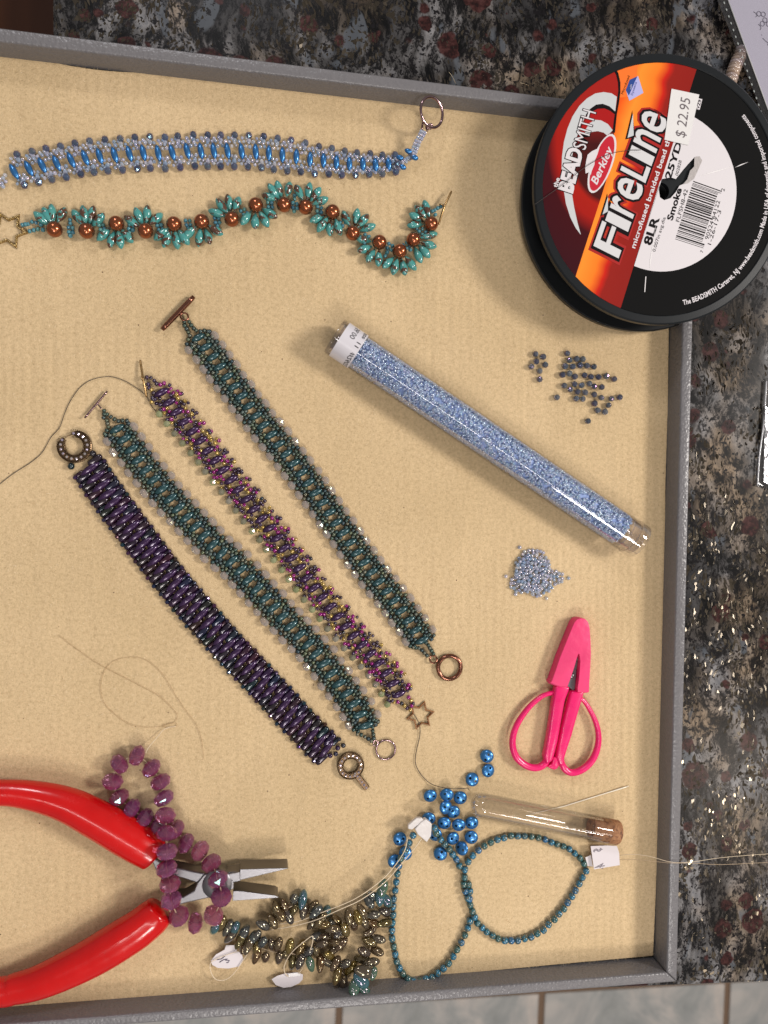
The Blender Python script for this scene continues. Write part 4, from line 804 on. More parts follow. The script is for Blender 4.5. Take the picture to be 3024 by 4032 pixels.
    for tri in ([(640,1090),(640,1185),(605,1205)],[(800,560),(805,700),(765,715)]): 
        flat('spike',K3([(p[0]-4,p[1]-22) if i==0 else (p[0]+ (8 if i==1 else -14),p[1]+10) for i,p in enumerate(tri)]),blk,B0+.0105,None,False); flat('spike',K3(tri),silver,B0+.0145,None,False)
    txt('microfused braided bead th',(812,1425),(1040,728),(784,1415),wht,.012,bold=.02)
    for s,a,b,c,bo in (('BEAD',(612,1850),(738,1340),(450,1795),.05),('SMITH',(770,1335),(900,880),(615,1290),.0),('the',(437,1772),(468,1665),(388,1757),.03)):
        txt(s,a,b,c,blk,.010,K5,bo+.045); txt(s,a,b,c,wht,.013,K5,bo)
    def ell(cx,cy,ax,ay,bx,by,K,m=28): return K([(cx+ax*math.cos(t_)+bx*math.sin(t_),cy+ay*math.cos(t_)+by*math.sin(t_)) for t_ in [2*math.pi*i/m for i in range(m)]])
    flat('logo_oval',ell(970,1485,125,-350,-118,-40,K5),wht,B0+.012,None,False); flat('logo_oval',ell(970,1485,112,-325,-98,-35,K5),M('logo_red',(.50,.012,.03),.3),B0+.015,None,False)
    flat('fish',K5([(775,1605),(770,1535),(782,1455),(800,1380),(850,1340),(940,1298),(915,1380),(885,1450),(880,1500),(850,1570),(835,1625),(815,1590)]),wht,B0+.018,None,False)
    txt('Berkley',(905,1750),(1095,1325),(835,1690),wht,.018,K5,.02)
    txt('Microfused',(1222,668),(1302,448),(1196,655),blk,.012,K5); flat('lozenge',K5([(1400,445),(1463,645),(1295,740),(1255,612),(1300,490)]),M('label_lavender',(.42,.42,.72),.3),B0+.010,None,False); flat('lozenge',K5([(1390,450),(1290,678),(1255,612),(1300,490)]),M('label_blue',(.02,.06,.26),.3),B0+.013,None,False); txt('Dyneema',(1335,680),(1387,520),(1310,670),M('label_blue',),.0155,K5); txt('with',(1318,607),(1328,548),(1298,600),wht,.0155,K5)
    txt('8LR',(915,1405),(968,1235),(866,1388),blk,.009,bold=.035); txt('0.007in avg.dia',(942,1445),(1010,1225),(922,1438),blk,.009); txt('25YD',(1040,985),(1112,752),(1003,968),blk,.009,bold=.03); txt('Smoke',(1052,1245),(1112,1045),(1016,1235),blk,.009,bold=.035)
    txt('FLFSH8-42',(1096,1258),(1152,1048),(1072,1250),blk,.009); txt('002828',(1088,960),(1112,862),(1070,953),blk,.009)
    txt('7',(1246,1452),(1252,1437),(1228,1446),blk,.009); txt('90524 64122',(1282,1368),(1358,1120),(1258,1360),blk,.009); txt('2',(1384,1060),(1388,1042),(1362,1052),blk,.009); txt('1-26-17-3',(1295,1412),(1366,1182),(1273,1404),blk,.009)
    a0,a1,b0,b1=K3([(1070,1362),(1188,985),(1250,1420),(1370,1050)]); V=[];Fc=[]; x=0; rr=random.Random(3)
    while x<1:
        wd=rr.choice((.008,.008,.016,.024)); w1=min(1,x+wd); i=len(V); far_=1.0 if (x<.06 or x>.94 or .48<x<.53) else .9
        for tt_,ff in ((x,0),(w1,0),(w1,far_),(x,far_)): p=(a0.lerp(a1,tt_)).lerp(b0.lerp(b1,tt_),ff); V.append((p.x,p.y,B0+.009))
        Fc.append((i,i+1,i+2,i+3)); x=w1+rr.choice((.008,.012,.02))
    add('barcode',V,Fc,blk,LB,False)
    flat('small_sticker',K3([(1215,462),(1243,468),(1226,536),(1200,530)]),wht,B0+.014,None,False); txt('VZ9',(1222,532),(1236,475),(1204,528),blk,.018,bold=.02)
    pz=[]; stx=K3([(1045,403),(1222,440),(1152,762),(1125,757),(1000,728)])
    V,Fc=prism([(p.x,p.y,B0+.02) for p in stx],[(p.x,p.y,B0+.032) for p in stx]); add('price_sticker',V,Fc,M('sticker_paper',(.68,.67,.66),.7,bumps=(8,.25,.03)),LB,False)
    txt('$ 22.95',(1128,722),(1166,470),(1066,705),ink,.036)
    # curved small print
    A=L(*cr(k3,s3,[(1122,1785)])[0]); Bp=L(*cr(k3,s3,[(1506,568)])[0]); ra,rb=A.length,Bp.length; ta,tb=math.atan2(A.y,A.x),math.atan2(Bp.y,Bp.x)
    if tb<ta: tb+=2*math.pi
    def arcf(x,y):
        r=(ra+rb)/2+.01-y*.19; th=ta+(tb-ta)*x; return Vector((r*math.cos(th),r*math.sin(th),B0+.010))
    V,Fc=text_faces('The BEADSMITH Carteret, NJ www.beadsmith.com Made in USA of domestic and imported components',arcf,.02); add('curved_lettering',V,Fc,wht,LB,False,'stuff')
    th=[F4@(p+Vector((0,0,.03))) for p in K3([(160,1150),(330,1030),(500,900),(640,825),(760,800),(845,797)])]; wobj('loose_thread',*tube(catmull(th,6),.011,5),THR['smoke'],t)
spool()
# ================================================================ TUBE OF SEED BEADS
def axes(a,b,r,z=None):
    """world matrix with X along a->b (photo points of the centre line at height z), Z up"""
    z=r if z is None else z; A=P(*a,z); B=P(*b,z); x=(B-A); L=x.length; x.normalize(); y=Vector((0,0,1)).cross(x).normalized(); zz=x.cross(y)
    m=Matrix((x,y,zz)).transposed().to_4x4(); m.translation=A; return m,L
def cyl_x(prof,seg=48,closed=True):   # lathe about X from (r,x) pairs
    V,Fc=(lathe_closed if closed else lathe)(prof,seg) if closed else lathe(prof,seg,False); return [(z,x,y) for x,y,z in V],Fc
def bead_tube():
    r=.735; m,L=axes((1316,1322),(2514,2132),r); gl=seen_glass('clear_plastic_tube',(.985,.98,.985),.03,.40); cap=seen_glass('clear_plastic_cap',(.96,.95,.955),.06,.5)
    t=thing('bead_tube','long clear plastic tube filled with tiny pale blue beads, with a white price label','tube',m.translation-Vector((0,0,r)),None,m.to_3x3())
    def add(n,vf,mat,par=t,sm=True,kind=None):
        o=obj(n,mesh(n,*vf,mat,sm),par,m,kind)
        if sm: o.data.set_sharp_from_angle(angle=.7)
        return o
    add('tube_wall',cyl_x([(r-.05,.12),(r,.12),(r,L-.42),(r-.05,L-.42)]),gl)
    add('end_cap',cyl_x([(0.01,.0),(r-.02,.0),(r+.0,.03),(r+.0,.12),(r-.05,.12),(r-.06,.9),(r-.10,.9),(r-.11,.14),(.01,.10)]),cap)
    add('end_cap',cyl_x([(.01,L),(r+.01,L),(r+.03,L-.05),(r+.02,L-.42),(r-.06,L-.42),(r-.07,L-.75),(r-.11,L-.75),(r-.10,L-.10),(.01,L-.06)]),cap)
    # white wrap label over the upper half
    lm=M('tube_label',(.62,.60,.64),.28); V=[];Fc=[]; n=36
    for i in range(n+1):
        a=math.radians(-100+200*i/n)
        for x in (.24,1.10): V.append((x,(r+.006)*math.sin(a),(r+.006)*math.cos(a)))
    for i in range(n): Fc.append((2*i,2*i+1,2*i+3,2*i+2))
    add('label',(V,Fc),lm); lb=[o for o in t.children if o.name.startswith('label')][-1]; ink=M('black_ink',(.01,.01,.012),.4)
    def wrap(s,x0,cap,a0,a1,bold=0):   # letters run round the tube
        def fn(x,y): a=math.radians(a0+(a1-a0)*x); rr=r+.011; return Vector((x0-cap*y,rr*math.sin(a),rr*math.cos(a)))
        V,Fc=text_faces(s,fn,bold); return obj('lettering',mesh('lettering',V,Fc,ink,False),lb,m)
    wrap('$6.00',.72,.21,60,8); wrap('size  11  #2602',1.03,.17,66,-88,.008)
    # the beads: a tight skin of small rings on the inside of the tube
    sv=[]; sf=[]; base=lathe_closed(ring_profile(.30,1,.7,4),7); bv=np.array(base[0]); bf=np.array(base[1]); rng=np.random.default_rng(3); V=[];Fc=[];k=0
    for layer,(rad,n_) in enumerate(((r-.115,5000),(r-.22,1800))):
        for i in range(n_):
            a=rng.uniform(-2.0,2.0); x=rng.uniform(1.0,L-.92+ (0.0)); 
            if x>L-1.0 and rng.random()<.3: continue
            if rad*math.cos(a)<-.35: continue
            q=rng.normal(size=4); q/=np.linalg.norm(q); R3=np.array(Quaternion(q).to_matrix()); sc=rng.uniform(.054,.066)
            V.append((bv*sc)@R3.T+np.array([x,rad*math.sin(a),rad*math.cos(a)])); Fc.append(bf+k); k+=len(bv)
    V=np.concatenate(V).tolist(); Fc=[tuple(f) for f in np.concatenate(Fc).tolist()]
    tb=M('tube_beads',rough=.10,clear=.25,coat=.8,film=430,metal=.1,colors=[(.46,.62,.92),(.58,.68,.95),(.42,.58,.88),(.72,.80,.97),(.46,.68,.92),(.56,.60,.93)])
    mm=m; core=cyl_x([(.01,1.0),(r-.165,1.0),(r-.165,L-.93),(.01,L-.93)],40)
    sd=obj('seed_beads',mesh('seed_beads',V,Fc,tb),None,mm,'stuff'); tag(sd,'mass of tiny pale blue iridescent seed beads filling the long clear tube','seed beads')
    sd2=obj('bead_core',mesh('bead_core',*core,M('bead_core_blue',(.34,.47,.80),.35,bumps=(14,.9,.05))),sd,mm,'stuff')
bead_tube()
# ================================================================ GLASS VIAL WITH CORK, NEEDLE
def vial():
    r=.50; m,L=axes((1855,3164),(2380,3268),r); gl=seen_glass('vial_glass',(.985,.98,.975),.03,.45)
    t=thing('glass_vial','small empty glass vial with a rounded end and a cork, lying beside the blue beads','vial',m.translation-Vector((0,0,r)),None,m.to_3x3())
    def pf(rr,x0): return [(max(.004,rr*math.sin(a)),x0+rr-rr*math.cos(a)) for a in [math.pi/2*i/10 for i in range(11)]]
    outer=pf(r,0)+[(r*1.0,L+.10),(r*.99,L+.13),(r*.93,L+.13)]; inner=[(r*.90,L+.10)]+[(a,b) for a,b in pf(r*.90,.07)[::-1]]
    o=obj('glass',mesh('glass',*cyl_x(outer+inner,48),gl),t,m)
    mk,tt,b=nt('cork'); n=noise(tt,6,4,None,.6,.6); vo=N(tt,'ShaderNodeTexVoronoi'); vo.inputs['Scale'].default_value=5; tc=N(tt,'ShaderNodeTexCoord'); tt.links.new(tc.outputs['Object'],vo.inputs['Vector'])
    c=ramp(tt,n.outputs[0],[(.36,(.07,.022,.010)),(.46,(.27,.12,.05)),(.6,(.40,.20,.09))]); c=mix(tt,.25,c,(.33,.15,.07)); tt.links.new(c,b.inputs['Base Color']); b.inputs['Roughness'].default_value=.75; bump(tt,b,n.outputs[0],.6,.05)
    o=obj('cork',mesh('cork',*cyl_x([(.01,L-.62),(.40,L-.62),(.43,L-.58),(.47,L+.13),(.485,L+.16),(.49,L+.55),(.46,L+.60),(.01,L+.62)],32),mk),t,m); o.data.set_sharp_from_angle(angle=.8)
    em=M('etched_mark',(.16,.12,.12),.5)
    for x,a0,a1 in ((L-1.35,-5,-50),(L-1.0,-10,-62)):
        for k in range(6):
            a=math.radians(a0+(a1-a0)*k/5); V=[]
            for dx,da in ((-.05,-.012),(.06,-.012),(.06,.012),(-.05,.012)): V.append((x+dx+.03*(k%2),(r*.9-.004)*math.sin(a+da),(r*.9-.004)*math.cos(a+da)))
            obj('etched_mark',mesh('etched_mark',V,[(0,1,2,3)],em,False),t,m)
    nb=MET['bright']; A=P(2072,3210,.03);B=P(2222,3174,.05);C_=P(2476,3095,.05); pts=[A.lerp(B,i/6) for i in range(7)]+[B.lerp(C_,i/12) for i in range(1,13)]
    n_=wobj('needle',*tube(pts,[.005+.0035*i for i in range(5)]+[.022]*10+[.026,.030,.028,.014],8),nb); tag(n_,'long thin steel beading needle lying partly beneath the glass vial','needle')
vial()
# ================================================================ SCISSORS
def scissors():
    K=lambda L:cr((1900,2300),.3844,L); pk=M('pink_plastic',(.80,.010,.15),.22,coat=.2,wear=.15,bumps=(7,.06,.02)); sh=M('pink_rubber_sheath',(.78,.03,.16),.40,wear=.15,bumps=(2.2,.35,.10))
    t=thing('scissors','small hot pink thread scissors with their blades in a pink sheath','scissors',P(2180,2780)); 
    # sheath: domed outline with the notch
    Lf=K([(845,1042),(760,1030),(700,1008),(672,998),(688,975),(722,880),(770,738),(830,590),(885,455),(915,385),(945,350),(985,340),(1025,347),(1055,378),(1070,430),(1080,550),(1085,700),(1078,850),(1068,1000),(1066,1085),(1058,1096),(1000,1096),(950,1092)])
    notch=K([(948,1050),(962,960),(970,860),(975,780),(966,705),(958,702),(940,750),(915,840),(885,930),(860,1000)])
    full=Lf+notch
    top=[]; bm=bmesh.new(); z0,z1=.02,.55
    poly=[P(*p,.3) for p in full]; n=len(poly); cen=P(2270,2650,.3)
    V,Fc=prism([(p.x,p.y,z0) for p in poly],[(p.x,p.y,z1) for p in poly],.17,5); o=wobj('sheath',V,Fc,sh,t)
    lipz=[P(*p,.3) for p in K([(676,996),(760,1030),(842,1050)])]; wobj('sheath_lip',*tube(catmull(lipz,5),.07,8,flat=3.2),sh,t); lipz=[P(*p,.3) for p in K([(955,1090),(1010,1096),(1060,1092)])]; wobj('sheath_lip',*tube(catmull(lipz,4),.06,8,flat=3.4),sh,t)
    bl=[P(*p,.28) for p in K([(985,600),(1010,800),(960,880),(950,1045),(935,1100),(842,1020),(860,900),(905,760)])]
    wobj('blade',*prism([(p.x,p.y,.20) for p in bl],[(p.x,p.y,.30) for p in bl],.015,1),MET['steel'],t,False)
    bl=[P(*p,.2) for p in K([(975,620),(1000,640),(1050,1000),(1040,1090),(945,1090),(940,900)])]; wobj('blade',*prism([(p.x,p.y,.06) for p in bl],[(p.x,p.y,.16) for p in bl],.015,1),MET['steel'],t,False)
    c=P(*K([(915,940)])[0],.33); wobj('screw',*xf(lathe([(.10,-.03),(.105,.02),(.09,.05),(.03,.055),(.0,.05)],20),Matrix.Translation(c)),MET['steel'],t)
    def shank(L,R_,z):
        a=[P(*p,z) for p in K(L)]; b=[P(*p,z) for p in K(R_)]; q=a+b[::-1]; V,Fc=prism([(p.x,p.y,z-.20) for p in q],[(p.x,p.y,z+.20) for p in q],.11,3); return wobj('shank',V,Fc,pk,t)
    shank([(735,1030),(700,1250),(665,1500),(640,1650),(615,1760),(640,1840)],[(880,1040),(868,1085),(830,1180),(790,1400),(755,1600),(720,1740),(700,1800)],.32)
    shank([(892,1085),(850,1250),(800,1450),(760,1650),(738,1770),(770,1850)],[(1030,1085),(1000,1190),(950,1360),(900,1540),(850,1690),(822,1780),(828,1850)],.26)
    def loop(L,rad,z): pts=catmull([P(*p,z) for p in K(L)],6); n=len(pts); rr=[rad[0]+(rad[1]-rad[0])*min(1,i/(n*.55)) for i in range(n)]; return wobj('finger_loop',*tube(pts,rr,14),pk,t)
    loop([(730,1112),(660,1125),(590,1160),(500,1235),(420,1330),(350,1445),(312,1560),(310,1670),(345,1770),(410,1835),(480,1872),(550,1880),(610,1860),(650,1815),(665,1750)],(.09,.145),.30)
    loop([(1000,1165),(1045,1205),(1100,1290),(1150,1390),(1180,1490),(1188,1590),(1172,1690),(1130,1790),(1060,1870),(985,1915),(910,1930),(855,1905),(815,1850),(795,1780)],(.085,.145),.28)
    pp=[P(*p,.3) for p in K([(712,1765),(760,1765),(765,1795),(780,1850),(760,1885),(725,1900),(690,1885),(650,1862),(700,1840),(712,1800)])]; wobj('stop_lug',*prism([(p.x,p.y,.08) for p in pp],[(p.x,p.y,.40) for p in pp],.07,3),pk,t)
scissors()
# ================================================================ PLIERS
def pliers():
    t=thing('pliers','steel jewellery pliers with glossy red dipped handles, lying under the plum strand','pliers',P(870,3480)); rd=M('red_vinyl',(.56,.003,.003),.16,coat=.25,spec=.4,wear=.16,bumps=(2.5,.05,.03))
    K=lambda L:cr((0,2800),.6028,L); zc=.72
    def hand(c,w):
        c=[(-400,c[0][1]+ (c[0][1]-c[1][1])*1.0)]+c; w=[w[0]]+w
        px=K(c); pts=[P(u,v,zc) for u,v in px]; P3=catmull(pts,6); ws=[x*.6028/2*.0105 for x in w]; rr=[]
        for i in range(len(ws)-1): rr+=[ws[i]+(ws[i+1]-ws[i])*k/6 for k in range(6)]
        rr.append(ws[-1]); n=len(P3); rr[-1]*=.80; rr[-2]*=.97
        return wobj('handle_grip',*tube(P3,rr,28,flat=.88),rd,t)
    hand([(0,533),(100,537),(200,550),(300,570),(400,598),(500,638),(600,690),(700,745),(800,805),(900,865),(960,905),(1015,950)],[147,152,165,178,192,205,215,222,226,222,210,185])
    hand([(0,1835),(100,1812),(200,1788),(300,1752),(400,1708),(500,1660),(600,1608),(700,1550),(800,1488),(900,1425),(1000,1345),(1055,1290)],[162,170,182,194,206,214,222,228,228,222,210,180])
    st=MET['steel']; Q=lambda L:cr((650,3300),.3014,L)
    def plate(name,L,z0,z1,bev=.03,mat=st,K_=Q): q=[P(*p,z1) for p in K_(L)]; return wobj(name,*prism([(p.x,p.y,z0) for p in q],[(p.x,p.y,z1) for p in q],bev,2),mat,t,False)
    Q2=lambda L:cr((300,2850),.6028,L)
    plate('lower_arm',[(560,1165),(600,1220),(640,1195),(720,1170),(880,1135),(940,1120),(1030,1080),(1030,1020),(960,960),(900,960),(830,990),(790,1040),(770,1090),(700,1130),(640,1130)],.30,.98,.04,st,Q2)
    plate('upper_arm',[(480,860),(560,910),(640,940),(700,950),(760,965),(850,980),(790,1040),(700,1010),(660,1000),(600,1000),(520,960)],.30,.92,.04,st,Q2)
    plate('upper_arm',[(850,980),(1060,962),(1070,1030),(985,1045),(860,1040)],.35,.93,.03,st,Q2)
    c=P(*Q2([(920,1050)])[0],.98); wobj('pivot',*xf(lathe([(.56,-.55),(.56,-.02),(.53,.02),(.2,.03),(0,.03)],40),Matrix.Translation(c)),st,t)
    plate('jaw',[(975,415),(990,405),(1600,388),(1612,400),(990,548),(975,540)],.25,1.02,.02)
    plate('jaw',[(890,690),(975,690),(1440,748),(1480,770),(1480,780),(940,818),(880,820)],.25,1.02,.02)
    plate('jaw_shoulder',[(830,470),(975,440),(985,560),(890,578),(840,520)],.30,1.0,.02); 
pliers()
# ================================================================ STRANDS
def plum():
    t=thing('bead_strand','loop of plum-coloured faceted crystal beads draped across the pliers','bead strand',P(560,3300),'strands of beads at the front of the mat')
    L=[(397,208),(283,262),(238,375),(280,480),(362,555),(447,615),(535,668),(648,690),(715,780),(810,830),(883,910),(925,1015),(948,1130),(897,1250),(778,1300),(670,1255),(620,1150),(612,1045),(590,945),(592,835),(590,715),(582,600),(572,485),(550,378),(490,290)]
    Z=[.4,.4,.4,.42,.5,.55,.5,.45,.42,.6,.9,1.40,1.38,1.0,.5,.9,1.45,1.55,1.6,1.5,1.25,.9,.5,.42,.4]
    px=cr((300,2850),.6028,L); pts=[P(u,v,z) for (u,v),z in zip(px,Z)]; n=len(pts)
    for i,p in enumerate(pts):
        d=(pts[(i+1)%n]-pts[i-1]).normalized(); ob=bead('crystal_bead','fire10',G['rose'],t,p,None,(d+Vector((random.uniform(-.2,.2),random.uniform(-.2,.2),random.uniform(-.3,.3)))),(.40,.40,.31))
    wobj('stringing_thread',*tube(catmull(pts,4,True),.02,5,True),THR['clear'],t)
    K=lambda L:cr((200,2450),.4822,L)
    thread('thread_tail',K([(62,105),(200,210),(350,315),(460,378),(600,450),(750,528),(880,600),(980,690),(1030,760),(1012,812),(960,830),(912,842),(960,862),(1022,848),(1022,825),(960,832),(905,850),(780,858),(650,835),(540,765),(450,680),(410,590),(410,480),(450,375),(530,310),(650,285),(760,300),(850,360),(930,450),(1020,600),(1100,720),(1180,830),(1230,960),(1250,1120)]),.04,.0065,THR['hair'],t)
    thread('thread_tail',K([(1020,850),(930,872),(860,950),(800,1020),(775,1070)]),[.05,.1,.2,.3,.4],.012,THR['white'],t)
plum()
def bronze():
    t=thing('bead_strand','tangled strand of bronze and aqua drop beads at the bottom of the mat','bead strand',P(1250,3680),'strands of beads at the front of the mat')
    A=[(100,530,-30),(205,490,-55),(240,360,-75),(285,420,-60),(330,320,-75),(375,430,-65),(435,250,85),(432,370,80),(528,255,85),(538,378,80),(632,335,65),(672,385,50),(790,385,55),(645,492,50),(725,470,35),(905,490,-60),(990,580,-72),(1030,440,-80),(1085,530,-80),(1130,445,-70),(1200,500,-65),(1175,375,-60),(1245,265,-60),(1300,215,-60),(1290,415,-12),(1422,382,-8),(1300,512,-35),(1418,512,-12),(1262,598,-5),(1352,680,-8),(1257,712,-15),(1325,808,-28),(1198,820,-18),(1280,935,-10),(1180,905,-10),(1192,1035,-20),(1130,1060,70),(1048,1005,55),(972,1160,68),(900,1085,72),(985,955,40),(885,950,55),(820,860,-50),(795,925,-35),(720,945,85),(672,820,85),(590,830,75),(615,960,88),(500,930,72),(505,780,65),(418,940,88),(385,765,75),(350,860,80),(272,890,78),(258,745,72),(190,742,86),(122,890,78),(90,725,82),(25,862,68),(22,655,70),(760,660,-8),(852,575,5),(885,640,12),(870,715,5),(720,735,30),(868,800,18),(935,590,40),(820,525,15),(740,530,30),(690,655,-20),(950,740,30)]
    B=[(240,590,50),(285,560,65),(325,585,70),(372,590,68),(345,640,50),(430,620,65),(405,668,60),(490,655,62),(462,700,65),(435,700,55),(520,700,60)]
    items=[(1000+x*.3617,3450+y*.3617,a) for x,y,a in A]+[(700+x*.6028,3300+y*.6028,a) for x,y,a in B]
    aqua={(528,255),(1330,1060),(790,385),(372,590),(240,590),(615,960)}
    for i,(u,v,a) in enumerate(items):
        src=(A[i] if i<len(A) else B[i-len(A)]); m_=G['teal_drop'] if (src[0],src[1]) in aqua else G['drop']
        d=dirw(a)+Vector((0,0,random.uniform(-.35,.35))); bead('drop_bead','drop',m_,t,P(u,v,.26+random.uniform(0,.30)),d,(random.uniform(-.8,.8),random.uniform(-.8,.8),1),(.345*random.uniform(.9,1.08),.36,.50))
    for x,y,a,s,m_ in ((1400,135,70,.36,'teal_drop'),(1375,225,80,.36,'teal_drop'),(1445,262,-60,.3,'teal_drop'),(1300,1060,70,.26,'teal_drop'),(1165,1130,-45,.40,'teal_drop'),(1092,1225,80,.38,'teal_drop'),(1200,1235,-40,.28,'teal_drop'),(1195,1035,-20,.42,'drop')):
        bead('drop_bead','drop',G[m_],t,P(1000+x*.3617,3450+y*.3617,.55 if y<1000 else .75),dirw(a),(.2,.2,1),(s,s*1.25,s*1.3))
    core=cr((1000,3450),.3617,[(200,480),(330,370),(480,310),(640,360),(760,470),(900,500),(1050,470),(1250,330),(1380,200),(1350,450),(1300,620),(1260,800),(1240,980),(1100,1120),(960,1050),(860,830),(860,600),(740,750),(600,880),(400,840),(200,820),(20,760)])+[(952,3700),(890,3670),(845,3655)]
    thread('stringing_thread',core,.32,.02,THR['clear'],t)
    K=lambda L:cr((700,3300),.6028,L)
    thread('thread_tail',K([(1592,5),(1540,75),(1450,180),(1350,290),(1200,400),(1050,470),(900,535),(750,575),(600,600)]),[.8,.85,.9,.95,.95,.85,.6,.3,.08],.017,THR['white'],t)
    thread('thread_tail',K([(1500,5),(1480,85),(1410,190),(1310,292),(1150,400),(950,482),(780,545),(660,560)]),[.8,.9,1.0,1.0,.9,.6,.3,.08],.017,THR['white'],t)
    pm=M('tag_paper',(.66,.61,.63),.6,bumps=(2,.15,.1)); pen=M('ballpoint_ink',(.035,.02,.09),.5)
    def tagp(L,z,th=.012,K_=K,zz=None,name='price_tag'):
        q=[P(u,v,z+(zz[i] if zz else 0)) for i,(u,v) in enumerate(K_(L))]; V=[(p.x,p.y,p.z) for p in q]+[(p.x,p.y,p.z-th) for p in q]; n=len(q); f=[tuple(x) for x in tri_poly([q])]; f=[x if (q[x[1]]-q[x[0]]).cross(q[x[2]]-q[x[0]]).z>0 else x[::-1] for x in f]; f+=[tuple(i+n for i in x[::-1]) for x in f]+[(i,(i+1)%n,n+(i+1)%n,n+i) for i in range(n)]; return V,f
    V,f=tagp([(215,802),(250,760),(305,730),(315,700),(378,700),(385,735),(418,758),(428,790),(402,838),(330,852),(262,848),(225,828)],.22); tg=wobj('price_tag',V,f,pm,t,False)
    for st in ([(255,795),(285,790),(310,770)],[(272,812),(300,795),(325,790)],[(310,798),(338,800),(330,812),(318,815)]): wobj('handwritten_mark',*tube([P(u,v,.237) for u,v in K(st)],.012,4),pen,tg)
    thread('tag_loop',K([(385,718),(450,708),(515,695),(480,720),(440,780),(400,840),(350,900),(300,928),(245,920),(215,870),(213,820),(235,800),(300,770),(420,730),(515,695)]),.28,.014,THR['white'],t)
    V,f=tagp([(613,922),(650,900),(700,885),(780,876),(818,892),(815,925),(790,950),(740,972),(690,978),(640,960)],.20); wobj('price_tag',V,f,pm,t,False)
    V,f=tagp([(722,885),(790,878),(800,900),(725,908)],.24); wobj('price_tag',V,f,M('tag_plastic',(.8,.78,.78),.3,clear=.4),t,False)
    thread('tag_loop',K([(722,905),(700,880),(695,840),(720,780),(760,730),(820,680),(880,640),(875,700),(850,770),(820,840),(790,885)]),[.25,.3,.4,.5,.6,.65,.7,.65,.55,.4,.26],.017,THR['white'],t)
bronze()
def mottled():
    t=thing('bead_strand','strand of mottled teal-blue beads lying in two loops beside the cork','bead strand',P(2100,3500),'strands of beads at the front of the mat')
    R1=[(548,868),(570,817),(600,778),(637,743),(675,715),(717,692),(760,673),(803,662),(848,648),(893,650),(937,650),(982,653),(1028,660),(1072,672),(1112,690),(1150,703),(1190,717),(1230,735),(1265,763),(1300,793),(1325,830),(1340,878),(1315,920),(1295,960),(1270,1005),(1248,1045),(1220,1085),(1195,1125),(1163,1158),(1133,1195),(1095,1228),(1062,1265),(1020,1287),(980,1310),(938,1320),(893,1333),(850,1333),(808,1333),(765,1320),(728,1298),(690,1275),(660,1247),(630,1218),(612,1178),(597,1140),(582,1098),(566,1055),(550,1010),(540,965),(546,918)]
    R2=[(210,645),(185,695),(160,745),(130,795),(118,845),(107,895),(100,950),(93,1005),(83,1060),(80,1110),(80,1165),(75,1215),(72,1265),(73,1318),(83,1370),(93,1420),(102,1468),(120,1510),(142,1547),(175,1580),(210,1595),(250,1597),(292,1585),(333,1575),(370,1545),(408,1515),(442,1480),(472,1435),(497,1390),(525,1345),(548,1297),(567,1250),(580,1205)]
    R3=[(578,1060),(582,1010),(572,965),(512,845),(492,803),(468,770),(445,735),(415,703),(388,672),(360,632),(350,600)]
    for L,z in ((R1,.16),(R2,.15),(R3,.16)):
        px=cr((1500,2900),.6028,L); n=len(px)
        for i,(u,v) in enumerate(px):
            a=px[max(0,i-1)];b=px[min(n-1,i+1)]
            if L is R3 and i in (2,3): a,b=px[i],(px[i][0]-5,px[i][1]-20)
            zz=z+(.42*max(0,1-i/9) if L is R2 else 0)+(.38*max(0,(i-3)/7) if L is R3 else 0)
            bead('mottled_bead','round',G['mottle'],t,P(u,v,zz),None,pxdir(b[0]-a[0],b[1]-a[1]),(.142,.142,.150*random.uniform(.95,1.05)))
    for L,z in ((R1+R1[:1],.16),(R2,.15),(R3,.16)): thread('stringing_thread',cr((1500,2900),.6028,L),z,.02,THR['smoke'],t,2)
    K=lambda L:cr((1500,2900),.6028,L); pm=M('tag_paper'); pen=M('tag_pencil',(.22,.19,.22),.6)
    q=[P(*p,.34) for p in K([(1370,716),(1480,712),(1542,716),(1556,760),(1560,840),(1392,868)])]; tg=wobj('price_tag',*prism([(p.x,p.y,.325) for p in q],[(p.x,p.y,.34) for p in q]),pm,t,False)
    def ink(s,p0,p1,tp):
        a,b,c=[P(*p,.352) for p in cr((2200,3150),.1808,[p0,p1,tp])]; V,Fc=text_faces(s,lambda x,y:a+(b-a)*x+(c-a)*y); wobj('lettering',V,Fc,pen,tg,False)
    ink('$',(940,1030),(920,1120),(1000,1060) if False else (760,1060)); ink('4.',(1050,1360),(960,1500),(830,1400))
    q=[P(*p,.2) for p in K([(1335,790),(1372,775),(1385,850),(1350,845)])]; wobj('tag_fold',*prism([(p.x,p.y,.19) for p in q],[(p.x,p.y,.2) for p in q]),pm,t,False)
    pl=M('milky_plastic',(.72,.68,.66),.35,clear=.15,bumps=(3,.4,.1))
    def pr(L,z0,z1): q=[P(*p,z1) for p in K(L)]; return wobj('plastic_clip',*prism([(p.x,p.y,z0) for p in q],[(p.x,p.y,z1) for p in q],.03,2),pl,t,False)
    pr([(178,580),(232,533),(262,532),(285,548),(262,580),(232,585),(205,610),(178,605)],.55,.72); pr([(262,560),(292,540),(333,572),(328,650),(300,692),(240,640),(222,605)],.5,.76)
    thread('thread_tail',[(2441,3368),(2494,3364),(2560,3372),(2640,3394),(2720,3394),(2850,3376),(3024,3362),(3100,3360)],[.2,.5,.8,1.06,1.06,.3,-.5,-.6],.010,THR['white'],t); thread('thread_tail',[(2435,3385),(2520,3386),(2640,3398),(2720,3398),(2840,3404),(3024,3396),(3100,3396)],[.2,.6,1.06,1.06,.2,-.5,-.6],.010,THR['clear'],t)
mottled()
